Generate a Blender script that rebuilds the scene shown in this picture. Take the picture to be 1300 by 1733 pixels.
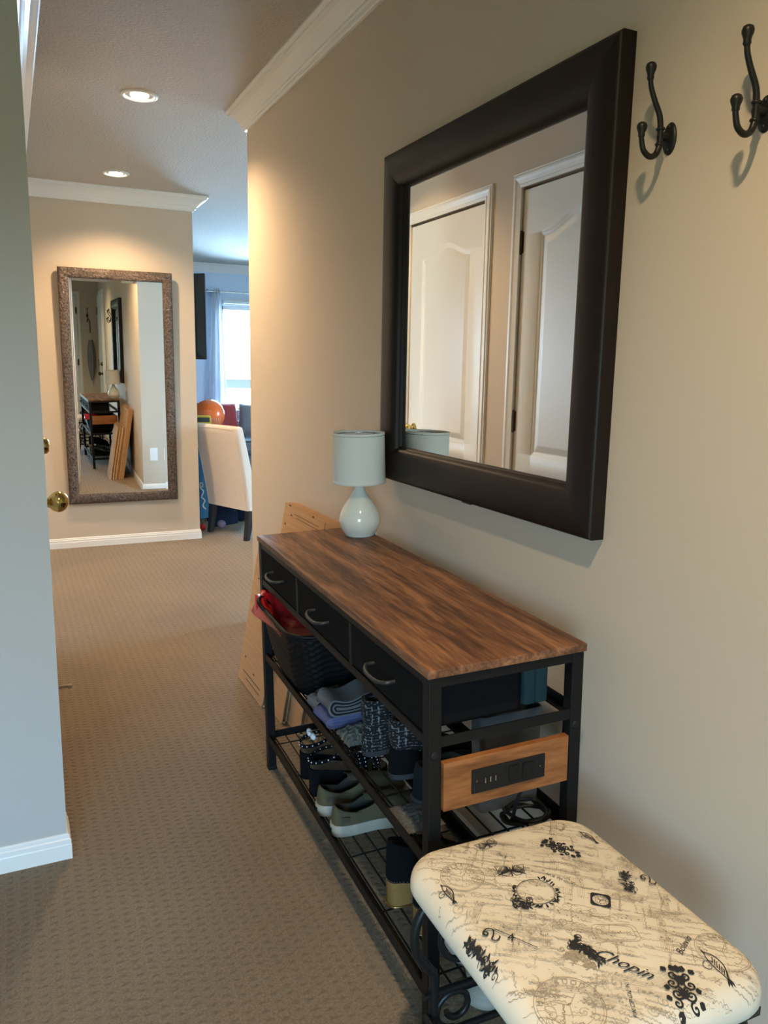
import bpy, math, random
from math import sin, cos, pi, sqrt, radians
from mathutils import Vector, Matrix, Euler

random.seed(7)
for o in list(bpy.data.objects):
    bpy.data.objects.remove(o)
scene = bpy.context.scene
COL = scene.collection

# ------------------------------------------------------------------ camera
CAM_H = 1.283
F_PX = 1341.44
YAW, PITCH, ROLL = 0.440455, 0.178951, -0.0166749
fwd = Vector((sin(YAW) * cos(PITCH), cos(YAW) * cos(PITCH), -sin(PITCH)))
rt = Vector((cos(YAW), -sin(YAW), 0))
dn = fwd.cross(rt)
r2 = rt * cos(ROLL) + dn * sin(ROLL)
d2 = -rt * sin(ROLL) + dn * cos(ROLL)
cam_data = bpy.data.cameras.new('camera')
cam_data.sensor_fit = 'VERTICAL'
cam_data.sensor_height = 24.0
cam_data.lens = F_PX / 1733.0 * 24.0
cam_data.clip_start = 0.02
cam_data.clip_end = 100
cam = bpy.data.objects.new('camera', cam_data)
COL.objects.link(cam)
m = Matrix(((r2.x, -d2.x, -fwd.x, 0), (r2.y, -d2.y, -fwd.y, 0), (r2.z, -d2.z, -fwd.z, CAM_H), (0, 0, 0, 1)))
cam.matrix_world = m
scene.camera = cam

# ------------------------------------------------------------------ view + world + light
scene.view_settings.view_transform = 'Standard'
scene.view_settings.look = 'None'
scene.view_settings.gamma = 1.0
scene.view_settings.use_curve_mapping = False
scene.view_settings.exposure = 0.0
SKY_STRENGTH = 30.0
DAY_WINDOW = 480.0
SIDE_FILL = 60.0
DAY_COL = (0.40, 0.68, 1.0)
POT_HALL = 145.0
POT_END = 165.0
POT_FOYER = 124.0

world = bpy.data.worlds.new('world')
scene.world = world
world.use_nodes = True
wn = world.node_tree.nodes
wl = world.node_tree.links
wn.clear()
w_out = wn.new('ShaderNodeOutputWorld')
w_bg = wn.new('ShaderNodeBackground')
w_tc = wn.new('ShaderNodeTexCoord')
w_sep = wn.new('ShaderNodeSeparateXYZ')
w_map = wn.new('ShaderNodeMapRange')
w_map.inputs[1].default_value = -0.25
w_map.inputs[2].default_value = 0.35
w_ramp = wn.new('ShaderNodeValToRGB')
w_ramp.color_ramp.elements[0].color = (0.10, 0.13, 0.08, 1)
w_ramp.color_ramp.elements[1].color = (0.40, 0.74, 1.12, 1)
e = w_ramp.color_ramp.elements.new(0.38)
e.color = (0.16, 0.20, 0.13, 1)
e = w_ramp.color_ramp.elements.new(0.48)
e.color = (0.50, 0.82, 1.12, 1)
wl.new(w_tc.outputs['Generated'], w_sep.inputs[0])
wl.new(w_sep.outputs['Z'], w_map.inputs[0])
wl.new(w_map.outputs[0], w_ramp.inputs[0])
wl.new(w_ramp.outputs[0], w_bg.inputs[0])
w_bg.inputs[1].default_value = SKY_STRENGTH
wl.new(w_bg.outputs[0], w_out.inputs[0])


def portal(name, loc, size_x, size_y, rot):
    """sky portal: guides sampling of the sky through a window, gives no light of its own"""
    d = bpy.data.lights.new(name, 'AREA')
    d.shape = 'RECTANGLE'
    d.size = size_x
    d.size_y = size_y
    d.cycles.is_portal = True
    o = bpy.data.objects.new(name, d)
    o.location = loc
    o.rotation_euler = rot
    COL.objects.link(o)
    return o


# living room window, foyer window
LW = (2.30, 3.35, 0.62, 1.98)          # x0 x1 z0 z1 on the far wall
FW = (-1.45, -0.35, 0.15, 1.75)        # foyer window on the back wall
Y_FAR, Y_BACK = 9.47, -1.55
FILL_HOLE = (3.95, 4.85, 0.70, 2.05)        # y0 y1 z0 z1 of an unseen opening added to brighten the living room


def daylight(name, loc, size_x, size_y, rot, power, col):
    d = bpy.data.lights.new(name, 'AREA')
    d.shape = 'RECTANGLE'
    d.size = size_x
    d.size_y = size_y
    d.energy = power
    d.color = col
    o = bpy.data.objects.new(name, d)
    o.location = loc
    o.rotation_euler = rot
    COL.objects.link(o)
    return o


daylight('window_daylight', ((LW[0] + LW[1]) / 2, Y_FAR + 0.17, (LW[2] + LW[3]) / 2), LW[1] - LW[0], LW[3] - LW[2], (radians(-90), 0, 0), DAY_WINDOW, DAY_COL)
daylight('added_side_fill', (5.3 + 0.15, (FILL_HOLE[0] + FILL_HOLE[1]) / 2, (FILL_HOLE[2] + FILL_HOLE[3]) / 2), FILL_HOLE[3] - FILL_HOLE[2], FILL_HOLE[1] - FILL_HOLE[0], (0, radians(90), 0), SIDE_FILL, (0.7, 0.85, 1.0))  # added fill light for the living room, out of view
portal('foyer_portal', ((FW[0] + FW[1]) / 2, Y_BACK - 0.05, (FW[2] + FW[3]) / 2), FW[1] - FW[0], FW[3] - FW[2], (radians(90), 0, 0))

# ------------------------------------------------------------------ materials
MATS = {}


def lin(c):
    return tuple(((v / 255) / 12.92 if v / 255 <= 0.04045 else ((v / 255 + 0.055) / 1.055) ** 2.4) for v in c)


class NT:
    def __init__(s, name):
        s.m = bpy.data.materials.new(name)
        s.m.use_nodes = True
        s.n = s.m.node_tree.nodes
        s.l = s.m.node_tree.links
        s.b = s.n['Principled BSDF']

    def new(s, t, **k):
        n = s.n.new(t)
        for a, v in k.items():
            setattr(n, a, v)
        return n

    def set(s, **k):
        for a, v in k.items():
            s.b.inputs[a.replace('_', ' ')].default_value = v
        return s

    def coord(s, scale=(1, 1, 1), which='Object'):
        tc = s.new('ShaderNodeTexCoord')
        mp = s.new('ShaderNodeMapping')
        mp.inputs['Scale'].default_value = scale
        s.l.new(tc.outputs[which], mp.inputs[0])
        return mp.outputs[0]

    def noise(s, vec, scale, detail=4, rough=0.5, dist=0.0):
        n = s.new('ShaderNodeTexNoise')
        n.inputs['Scale'].default_value = scale
        n.inputs['Detail'].default_value = detail
        n.inputs['Roughness'].default_value = rough
        n.inputs['Distortion'].default_value = dist
        s.l.new(vec, n.inputs['Vector'])
        return n.outputs[0]

    def ramp(s, fac, stops):
        r = s.new('ShaderNodeValToRGB')
        el = r.color_ramp.elements
        while len(el) > len(stops):
            el.remove(el[-1])
        while len(el) < len(stops):
            el.new(0.5)
        for e_, (p, c) in zip(el, stops):
            e_.position = p
            e_.color = (*c, 1)
        s.l.new(fac, r.inputs[0])
        return r.outputs[0]

    def math(s, op, a, b=None, c=None):
        n = s.new('ShaderNodeMath', operation=op)
        for i, v in enumerate((a, b, c)):
            if v is None:
                continue
            if isinstance(v, (int, float)):
                n.inputs[i].default_value = v
            else:
                s.l.new(v, n.inputs[i])
        return n.outputs[0]

    def bump(s, h, strength, dist):
        b = s.new('ShaderNodeBump')
        b.inputs['Strength'].default_value = strength
        b.inputs['Distance'].default_value = dist
        s.l.new(h, b.inputs['Height'])
        s.l.new(b.outputs[0], s.b.inputs['Normal'])


def simple(name, col, rough=0.6, metal=0.0, spec=0.5, bump=None, coat=0.0, sheen=0.0, trans=0.0):
    t = NT(name)
    t.set(Base_Color=(*col, 1), Roughness=rough, Metallic=metal, Specular_IOR_Level=spec)
    if coat:
        t.set(Coat_Weight=coat, Coat_Roughness=0.05)
    if sheen:
        t.set(Sheen_Weight=sheen)
    if trans:
        t.set(Transmission_Weight=trans)
    if bump:
        v = t.coord()
        t.bump(t.noise(v, bump[0], 3), bump[1], bump[2])
    MATS[name] = t.m
    return t.m


simple('wall_paint', (0.57, 0.482, 0.378), 0.75, bump=(260, 0.12, 0.002), spec=0.3)
simple('wall_paint_daylit', (0.48, 0.47, 0.445), 0.75, bump=(260, 0.12, 0.002), spec=0.3)  # hall wall paint again, with cool daylight put into the colour
simple('living_wall_daylit', (0.60, 0.72, 0.88), 0.75, bump=(260, 0.12, 0.002), spec=0.3)  # blue of the daylight put into the wall colour
simple('trim_white', (0.80, 0.79, 0.75), 0.28)
simple('plastic_white', (0.80, 0.80, 0.78), 0.35)
simple('black_metal', (0.0065, 0.0063, 0.006), 0.5, spec=0.22)
simple('iron', (0.008, 0.008, 0.0075), 0.42, spec=0.35, bump=(120, 0.2, 0.001))
simple('brass', (0.62, 0.46, 0.17), 0.18, 1.0)
simple('bronze', (0.10, 0.07, 0.045), 0.35, 1.0)
simple('chrome', (0.75, 0.75, 0.75), 0.12, 1.0)
simple('black_fabric', (0.0035, 0.0035, 0.004), 0.9, spec=0.15, bump=(900, 0.3, 0.0006))
simple('handle_grey', (0.020, 0.020, 0.022), 0.42)
simple('outlet_black', (0.009, 0.009, 0.009), 0.5, spec=0.25)
simple('socket_black', (0.004, 0.004, 0.004), 0.5, spec=0.3)
simple('hole_black', (0.002, 0.002, 0.002), 0.8)
simple('silver', (0.65, 0.66, 0.68), 0.25, 1.0)
simple('ceramic', (0.70, 0.72, 0.63), 0.12, coat=0.6)
simple('rubber_white', (0.31, 0.285, 0.225), 0.6)
simple('olive_canvas', (0.075, 0.062, 0.030), 0.9, bump=(700, 0.3, 0.0006))
simple('olive_patch', (0.055, 0.035, 0.02), 0.6)
simple('dark_lining', (0.03, 0.028, 0.022), 0.9)
simple('insole', (0.13, 0.11, 0.075), 0.7)
simple('pearl', (0.75, 0.74, 0.72), 0.15, coat=0.5)
simple('gold', (0.62, 0.40, 0.15), 0.3, 1.0)
simple('gold_cork', (0.36, 0.20, 0.065), 0.42, 0.4, bump=(140, 0.6, 0.002))
simple('suede_black', (0.004, 0.004, 0.005), 0.95, spec=0.15)
simple('teal_rubber', (0.006, 0.011, 0.013), 0.7, spec=0.2)
simple('grey_trim', (0.035, 0.036, 0.038), 0.7)
simple('red_plastic', (0.50, 0.010, 0.014), 0.30, spec=0.6, bump=(30, 0.3, 0.01))
simple('rattan', (0.004, 0.004, 0.0045), 0.55, spec=0.22)
simple('blue_towel', (0.085, 0.095, 0.20), 0.95, bump=(500, 0.6, 0.002))
simple('grey_towel', (0.12, 0.125, 0.13), 0.95, bump=(500, 0.6, 0.002))
simple('black_towel', (0.003, 0.003, 0.0035), 0.95, bump=(500, 0.6, 0.002))
simple('teal_cloth', (0.006, 0.030, 0.034), 0.85, bump=(200, 0.5, 0.002))
simple('smoke_plastic', (0.075, 0.08, 0.085), 0.3)
simple('cable_black', (0.01, 0.01, 0.01), 0.5)
simple('cable_white', (0.6, 0.58, 0.54), 0.5)
simple('white_paper', (0.10, 0.10, 0.095), 0.8)
simple('ink_black', (0.016, 0.015, 0.014), 0.85)
simple('ink_tan', (0.36, 0.295, 0.205), 0.85)
simple('orange_balloon', (0.88, 0.16, 0.02), 0.22, coat=0.3)
simple('balloon_print', (0.92, 0.42, 0.25), 0.35)
simple('toy_yellow', (0.75, 0.50, 0.03), 0.35)
simple('toy_black', (0.02, 0.02, 0.025), 0.35)
simple('navy_fabric', (0.005, 0.011, 0.026), 0.85, spec=0.2)
simple('toy_blue', (0.02, 0.20, 0.42), 0.45)
simple('toy_red', (0.5, 0.015, 0.02), 0.4)
simple('toy_purple', (0.24, 0.20, 0.30), 0.5)
simple('toy_green', (0.22, 0.36, 0.08), 0.5)
simple('white_print', (0.75, 0.78, 0.8), 0.5)
simple('red_velvet', (0.36, 0.028, 0.028), 0.75, sheen=0.4, bump=(16, 0.5, 0.02))
simple('grey_velvet', (0.28, 0.28, 0.30), 0.8, sheen=0.3, bump=(16, 0.4, 0.02))
simple('sofa_fabric', (0.16, 0.18, 0.19), 0.9, bump=(600, 0.4, 0.001))
simple('black_wood', (0.012, 0.010, 0.010), 0.4)
simple('tv_black', (0.015, 0.016, 0.018), 0.45)
simple('tv_rim', (0.035, 0.037, 0.042), 0.3)
simple('umbrella_grey', (0.16, 0.16, 0.165), 0.6)
simple('spring_steel', (0.45, 0.40, 0.33), 0.3, 1.0)
simple('curtain_white', (0.72, 0.74, 0.80), 0.85)
_m = MATS['curtain_white'].node_tree
_tl = _m.nodes.new('ShaderNodeBsdfTranslucent')
_tl.inputs[0].default_value = (0.95, 0.96, 0.98, 1)
_mx = _m.nodes.new('ShaderNodeMixShader')
_mx.inputs[0].default_value = 0.75
_m.links.new(_m.nodes['Principled BSDF'].outputs[0], _mx.inputs[1])
_m.links.new(_tl.outputs[0], _mx.inputs[2])
_m.links.new(_mx.outputs[0], _m.nodes['Material Output'].inputs[0])
simple('blind_white', (0.66, 0.70, 0.74), 0.6)

# mirror glass
t = NT('mirror_glass')
t.set(Base_Color=(0.86, 0.88, 0.85, 1), Metallic=1.0, Roughness=0.004)
MATS['mirror_glass'] = t.m

# window glass: clear sheet that passes light and mirrors a little
t = NT('window_glass')
tr_ = t.new('ShaderNodeBsdfTransparent')
gl_ = t.new('ShaderNodeBsdfGlossy')
gl_.inputs['Roughness'].default_value = 0.01
mx_ = t.new('ShaderNodeMixShader')
fr_ = t.new('ShaderNodeFresnel')
fr_.inputs[0].default_value = 1.3
t.l.new(fr_.outputs[0], mx_.inputs[0])
t.l.new(tr_.outputs[0], mx_.inputs[1])
t.l.new(gl_.outputs[0], mx_.inputs[2])
t.l.new(mx_.outputs[0], t.n['Material Output'].inputs[0])
MATS['window_glass'] = t.m

# clear bag film
t = NT('clear_film')
tr_ = t.new('ShaderNodeBsdfTransparent')
df_ = t.new('ShaderNodeBsdfPrincipled')
df_.inputs['Base Color'].default_value = (0.20, 0.20, 0.165, 1)
df_.inputs['Roughness'].default_value = 0.3
mx_ = t.new('ShaderNodeMixShader')
mx_.inputs[0].default_value = 0.62
t.l.new(tr_.outputs[0], mx_.inputs[1])
t.l.new(df_.outputs[0], mx_.inputs[2])
t.l.new(mx_.outputs[0], t.n['Material Output'].inputs[0])
MATS['clear_film'] = t.m

# lit bulb
t = NT('bulb_lit')
t.set(Base_Color=(1, 1, 1, 1), Emission_Color=(1.0, 0.82, 0.58, 1), Emission_Strength=45.0)
MATS['bulb_lit'] = t.m

# ceiling: textured stipple
t = NT('ceiling_stipple')
t.set(Base_Color=(0.50, 0.465, 0.415, 1), Roughness=0.9, Specular_IOR_Level=0.2)
v = t.coord()
n1 = t.noise(v, 75, 3, 0.6)
t.bump(t.ramp(n1, [(0.35, (0, 0, 0)), (0.7, (1, 1, 1))]), 0.55, 0.006)
MATS['ceiling_stipple'] = t.m

# carpet: rows of woven loops along the hall with a dimple column in every row
t = NT('carpet')
v = t.coord()
wob = t.noise(v, 26, 3)
sep = t.new('ShaderNodeSeparateXYZ')
t.l.new(v, sep.inputs[0])
wx = t.math('MULTIPLY_ADD', wob, 0.016, sep.outputs['X'])
wy = t.math('MULTIPLY_ADD', t.noise(v, 33, 3), 0.022, sep.outputs['Y'])
ROW = 0.031
ax = t.math('MULTIPLY', wx, 2 * pi / ROW)
cx_ = t.math('COSINE', ax)
ay = t.math('MULTIPLY', wy, 2 * pi / 0.0235)
# shift alternate rows half a stitch
par = t.math('COSINE', t.math('MULTIPLY', wx, pi / ROW))
ay2 = t.math('MULTIPLY_ADD', par, pi / 2, ay)
cy_ = t.math('COSINE', ay2)
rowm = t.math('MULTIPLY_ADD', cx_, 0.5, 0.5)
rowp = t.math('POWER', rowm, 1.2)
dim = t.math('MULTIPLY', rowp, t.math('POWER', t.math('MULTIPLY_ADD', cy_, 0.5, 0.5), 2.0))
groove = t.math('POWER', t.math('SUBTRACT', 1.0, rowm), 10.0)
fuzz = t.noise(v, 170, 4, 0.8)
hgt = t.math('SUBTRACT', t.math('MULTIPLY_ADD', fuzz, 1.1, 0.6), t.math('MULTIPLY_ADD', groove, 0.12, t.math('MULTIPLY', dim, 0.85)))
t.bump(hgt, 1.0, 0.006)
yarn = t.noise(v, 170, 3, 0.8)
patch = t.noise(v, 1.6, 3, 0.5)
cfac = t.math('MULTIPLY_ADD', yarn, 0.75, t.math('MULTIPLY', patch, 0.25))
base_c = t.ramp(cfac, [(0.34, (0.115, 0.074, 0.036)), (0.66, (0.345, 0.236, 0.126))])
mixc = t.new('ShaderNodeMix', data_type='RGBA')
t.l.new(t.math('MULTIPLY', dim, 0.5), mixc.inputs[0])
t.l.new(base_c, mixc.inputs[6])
mixc.inputs[7].default_value = (0.085, 0.055, 0.028, 1)  # shade inside the dimples painted into the carpet colour
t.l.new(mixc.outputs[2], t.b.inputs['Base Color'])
t.set(Roughness=0.82, Specular_IOR_Level=0.35, Sheen_Weight=0.25, Sheen_Roughness=0.5)
MATS['carpet'] = t.m


def wood(name, stretch, scale, stops, rough=0.45, bump=0.15, spec=0.4):
    t = NT(name)
    v = t.coord(stretch)
    n1 = t.noise(v, scale, 8, 0.62, 0.6)
    n2 = t.noise(v, scale * 5, 5, 0.6, 0.2)
    f = t.math('MULTIPLY_ADD', n2, 0.35, t.math('MULTIPLY', n1, 0.65))
    t.l.new(t.ramp(f, stops), t.b.inputs['Base Color'])
    t.set(Roughness=rough, Specular_IOR_Level=spec)
    t.bump(f, bump, 0.002)
    MATS[name] = t.m


RUSTIC = [(0.30, (0.040, 0.017, 0.010)), (0.43, (0.105, 0.045, 0.023)), (0.51, (0.20, 0.086, 0.040)), (0.60, (0.34, 0.158, 0.070)), (0.75, (0.24, 0.10, 0.044))]
wood('rustic_wood', (13, 1.15, 13), 2.0, RUSTIC, 0.5, 0.12, 0.3)
wood('rustic_board', (3, 9, 22), 1.3, [(0.3, (0.11, 0.035, 0.010)), (0.5, (0.29, 0.105, 0.031)), (0.7, (0.40, 0.17, 0.06))], 0.42)
wood('espresso', (6, 6, 6), 1.2, [(0.3, (0.010, 0.006, 0.005)), (0.7, (0.016, 0.010, 0.008))], 0.42, 0.03, 0.22)

# pewter hammered frame
t = NT('pewter_frame')
v = t.coord((1, 1, 2.2))
n1 = t.noise(v, 75, 3, 0.6, 0.8)
t.bump(n1, 1.0, 0.012)
t.l.new(t.ramp(n1, [(0.35, (0.055, 0.040, 0.032)), (0.65, (0.19, 0.145, 0.12))]), t.b.inputs['Base Color'])
t.set(Metallic=0.7, Roughness=0.32)
MATS['pewter_frame'] = t.m

# moulded white door with faint pressed grain
t = NT('door_white')
v = t.coord((60, 60, 2.2))
n1 = t.noise(v, 1.6, 4, 0.6, 1.4)
t.set(Base_Color=(0.78, 0.77, 0.72, 1), Roughness=0.36)
t.bump(n1, 0.10, 0.003)
MATS['door_white'] = t.m

# lamp shade fabric
t = NT('shade_fabric')
v = t.coord((1, 1, 1))
n1 = t.noise(t.coord((40, 40, 900)), 1.0, 2)
t.set(Base_Color=(0.62, 0.64, 0.60, 1), Roughness=0.9, Specular_IOR_Level=0.2)
t.bump(n1, 0.15, 0.001)
MATS['shade_fabric'] = t.m

# cardboard
t = NT('cardboard')
v = t.coord((3, 3, 60))
n1 = t.noise(v, 1.5, 3)
t.l.new(t.ramp(n1, [(0.3, (0.46, 0.275, 0.145)), (0.7, (0.54, 0.335, 0.18))]), t.b.inputs['Base Color'])
t.set(Roughness=0.85, Specular_IOR_Level=0.2)
MATS['cardboard'] = t.m
simple('cardboard_edge', (0.10, 0.055, 0.028), 0.9)

# tweed
t = NT('tweed')
v = t.coord((1, 1, 1))
wv1 = t.new('ShaderNodeTexWave', wave_type='BANDS', bands_direction='Z')
wv1.inputs['Scale'].default_value = 42
wv1.inputs['Distortion'].default_value = 1.2
t.l.new(v, wv1.inputs[0])
sep = t.new('ShaderNodeSeparateXYZ')
t.l.new(v, sep.inputs[0])
ang = t.math('ARCTAN2', sep.outputs['Y'], sep.outputs['X'])
st = t.math('SINE', t.math('MULTIPLY', ang, 19.0))
f1 = t.math('MAXIMUM', t.math('POWER', wv1.outputs['Fac'], 9.0), t.math('POWER', t.math('MULTIPLY_ADD', st, 0.5, 0.5), 9.0))
f2 = t.math('MULTIPLY', f1, t.ramp(t.noise(v, 160, 2), [(0.45, (0, 0, 0)), (0.6, (1, 1, 1))]))
t.l.new(t.ramp(f2, [(0.2, (0.004, 0.004, 0.005)), (0.6, (0.20, 0.195, 0.20))]), t.b.inputs['Base Color'])
t.set(Roughness=0.95)
MATS['tweed'] = t.m

# spotted bowl
t = NT('spotted_white')
vo = t.new('ShaderNodeTexVoronoi')
vo.inputs['Scale'].default_value = 26
t.l.new(t.coord(), vo.inputs['Vector'])
t.l.new(t.ramp(vo.outputs['Distance'], [(0.30, (0.10, 0.06, 0.04)), (0.36, (0.50, 0.48, 0.45))]), t.b.inputs['Base Color'])
t.set(Roughness=0.4)
MATS['spotted_white'] = t.m

# stool fabric (ground only; the print is inked on as fine ribbons)
t = NT('cream_fabric')
v = t.coord()
t.l.new(t.ramp(t.noise(v, 8, 3), [(0.3, (0.70, 0.61, 0.465)), (0.7, (0.78, 0.69, 0.54))]), t.b.inputs['Base Color'])
t.set(Roughness=0.9, Specular_IOR_Level=0.2)
t.bump(t.noise(v, 900, 2), 0.2, 0.0008)
MATS['cream_fabric'] = t.m

# linen chair
t = NT('linen')
v = t.coord()
t.l.new(t.ramp(t.noise(t.coord((200, 200, 14)), 1.5, 3), [(0.3, (0.70, 0.60, 0.51)), (0.7, (0.80, 0.69, 0.59))]), t.b.inputs['Base Color'])
t.set(Roughness=0.95, Specular_IOR_Level=0.2)
t.bump(t.noise(v, 500, 2), 0.25, 0.001)
MATS['linen'] = t.m


# ------------------------------------------------------------------ mesh helpers
class MB:
    def __init__(s):
        s.v, s.f, s.mi, s.sm = [], [], [], []
        s.M = None

    def add(s, verts, faces, mi=0, smooth=False):
        o = len(s.v)
        if s.M is not None:
            verts = [s.M @ Vector(p) for p in verts]
        s.v += [tuple(p) for p in verts]
        s.f += [tuple(i + o for i in f) for f in faces]
        s.mi += [mi] * len(faces)
        s.sm += [smooth] * len(faces)
        return s

    def box(s, x0, x1, y0, y1, z0, z1, mi=0):
        vs = [(x, y, z) for x in (x0, x1) for y in (y0, y1) for z in (z0, z1)]
        return s.add(vs, [(0, 1, 3, 2), (4, 6, 7, 5), (0, 4, 5, 1), (2, 3, 7, 6), (0, 2, 6, 4), (1, 5, 7, 3)], mi)

    def grid(s, P, mi=0, smooth=True, cu=False, cv=False):
        """P[i][j] points"""
        nu, nv = len(P), len(P[0])
        vs = [p for r in P for p in r]
        fs = []
        for i in range(nu if cu else nu - 1):
            for j in range(nv if cv else nv - 1):
                i2, j2 = (i + 1) % nu, (j + 1) % nv
                fs.append((i * nv + j, i2 * nv + j, i2 * nv + j2, i * nv + j2))
        return s.add(vs, fs, mi, smooth)

    def fan(s, ring, mi=0, flip=False, smooth=False):
        n = len(ring)
        f = tuple(range(n))
        return s.add(ring, [f[::-1] if flip else f], mi, smooth)

    def tube(s, pts, r, n=10, closed=False, caps=True, mi=0):
        pts = [Vector(p) for p in pts]
        N = len(pts)
        rs = r if isinstance(r, (list, tuple)) else [r] * N
        up = None
        rings = []
        for i, p in enumerate(pts):
            if closed:
                t_ = pts[(i + 1) % N] - pts[i - 1]
            else:
                t_ = pts[min(i + 1, N - 1)] - pts[max(i - 1, 0)]
            if t_.length < 1e-9:
                t_ = Vector((0, 0, 1))
            t_.normalize()
            if up is None:
                a = Vector((0, 0, 1)) if abs(t_.z) < 0.9 else Vector((1, 0, 0))
                up = (a - t_ * a.dot(t_)).normalized()
            else:
                up = up - t_ * up.dot(t_)
                up = up.normalized() if up.length > 1e-6 else Vector((1, 0, 0))
            b = t_.cross(up)
            rings.append([p + (up * cos(2 * pi * k / n) + b * sin(2 * pi * k / n)) * rs[i] for k in range(n)])
        s.grid(rings, mi, True, closed, True)
        if caps and not closed:
            s.fan(rings[0], mi)
            s.fan(rings[-1], mi, True)
        return s

    def lathe(s, prof, c=(0, 0, 0), n=32, mi=0, axis='Z', caps=True):
        rings = []
        for (r, z) in prof:
            ring = []
            for k in range(n):
                a = 2 * pi * k / n
                p = (r * cos(a), r * sin(a), z)
                if axis == 'X':
                    p = (z, r * cos(a), r * sin(a))
                elif axis == 'Y':
                    p = (r * sin(a), z, r * cos(a))
                ring.append((p[0] + c[0], p[1] + c[1], p[2] + c[2]))
            rings.append(ring)
        s.grid(rings, mi, True, False, True)
        if caps:
            if prof[0][0] > 1e-6:
                s.fan(rings[0], mi, True)
            if prof[-1][0] > 1e-6:
                s.fan(rings[-1], mi)
        return s

    def ball(s, c, r, n=16, mi=0):
        rx, ry, rz = r if isinstance(r, (tuple, list)) else (r, r, r)
        P = []
        for i in range(n // 2 + 1):
            a = pi * i / (n // 2)
            P.append([(c[0] + rx * sin(a) * cos(2 * pi * k / n), c[1] + ry * sin(a) * sin(2 * pi * k / n), c[2] - rz * cos(a)) for k in range(n)])
        return s.grid(P, mi, True, False, True)

    def prism(s, poly, z0, z1, mi=0, smooth=False, plane='XY'):
        def P(a, b, c):
            return (a, b, c) if plane == 'XY' else ((a, c, b) if plane == 'XZ' else (c, a, b))
        b_ = [P(x, y, z0) for x, y in poly]
        t_ = [P(x, y, z1) for x, y in poly]
        n = len(poly)
        s.add(b_ + t_, [(i, (i + 1) % n, n + (i + 1) % n, n + i) for i in range(n)], mi, smooth)
        s.fan(b_, mi, True)
        s.fan(t_, mi)
        return s

    def sweep(s, prof, path, mi=0, closed=False, caps=True, smooth=False):
        """prof: (d, z), d = offset to the LEFT of the plan path (x, y)."""
        n = len(path)
        rings = []
        for i, p in enumerate(path):
            p = Vector(p)
            dirs = []
            if closed or i > 0:
                dirs.append((p - Vector(path[i - 1])).normalized())
            if closed or i < n - 1:
                dirs.append((Vector(path[(i + 1) % n]) - p).normalized())
            ns = [Vector((-d.y, d.x)) for d in dirs]
            nn = sum(ns, Vector((0, 0)))
            nn = nn / nn.length
            k = 1.0 / max(0.2, nn.dot(ns[0]))
            rings.append([(p.x + nn.x * d * k, p.y + nn.y * d * k, z) for d, z in prof])
        s.grid(rings, mi, smooth, closed, False)
        if caps and not closed:
            s.fan(rings[0], mi)
            s.fan(rings[-1], mi, True)
        return s

    def obj(s, name, mats, parent=None, M=None, bevel=None, subsurf=0, fix=True):
        me = bpy.data.meshes.new(name)
        me.from_pydata(s.v, [], s.f)
        if isinstance(mats, str):
            mats = [mats]
        for mn in mats:
            me.materials.append(MATS[mn])
        me.polygons.foreach_set('material_index', s.mi)
        me.polygons.foreach_set('use_smooth', s.sm)
        if fix:
            import bmesh
            bm = bmesh.new()
            bm.from_mesh(me)
            bmesh.ops.recalc_face_normals(bm, faces=bm.faces)
            bm.to_mesh(me)
            bm.free()
        me.update()
        o = bpy.data.objects.new(name, me)
        COL.objects.link(o)
        if parent is not None:
            o.parent = parent
        if M is not None:
            o.matrix_basis = M
        if bevel:
            b = o.modifiers.new('bevel', 'BEVEL')
            b.width = bevel
            b.segments = 2
            b.limit_method = 'ANGLE'
            b.angle_limit = radians(40)
        if subsurf:
            ss = o.modifiers.new('sub', 'SUBSURF')
            ss.levels = subsurf
            ss.render_levels = subsurf
        return o


def tag(o, label, cat, group=None):
    o['label'] = label
    o['category'] = cat
    if group:
        o['group'] = group
    return o


def struct(o):
    o['kind'] = 'structure'
    return o


def thing(name, label, cat, M=None, loc=None, rot=None, group=None):
    o = bpy.data.objects.new(name, None)
    o.empty_display_size = 0.05
    COL.objects.link(o)
    if M is not None:
        o.matrix_basis = M
    if loc is not None:
        o.location = loc
    if rot is not None:
        o.rotation_euler = rot
    return tag(o, label, cat, group)


def copy_tree(o, M=None, label=None, group=None):
    c = o.copy()
    COL.objects.link(c)
    if M is not None:
        c.matrix_basis = M
    if label:
        c['label'] = label
    if group:
        c['group'] = group
    for ch in list(o.children):
        d = ch.copy()
        COL.objects.link(d)
        d.parent = c
        for g in list(ch.children):
            e_ = g.copy()
            COL.objects.link(e_)
            e_.parent = d
    return c


def T(x, y, z):
    return Matrix.Translation((x, y, z))


def RX(a):
    return Matrix.Rotation(a, 4, 'X')


def RY(a):
    return Matrix.Rotation(a, 4, 'Y')


def RZ(a):
    return Matrix.Rotation(a, 4, 'Z')


def catmull(pts, k=8, closed=False):
    pts = [Vector(p) for p in pts]
    n = len(pts)
    out = []
    for i in range(n if closed else n - 1):
        g = (lambda j: pts[j % n]) if closed else (lambda j: pts[min(max(j, 0), n - 1)])
        p0, p1, p2, p3 = g(i - 1), g(i), g(i + 1), g(i + 2)
        for q in range(k):
            t_ = q / k
            out.append(0.5 * ((2 * p1) + (p2 - p0) * t_ + (2 * p0 - 5 * p1 + 4 * p2 - p3) * t_ * t_ + (3 * p1 - p0 - 3 * p2 + p3) * t_ ** 3))
    if not closed:
        out.append(pts[-1])
    return out


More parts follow.
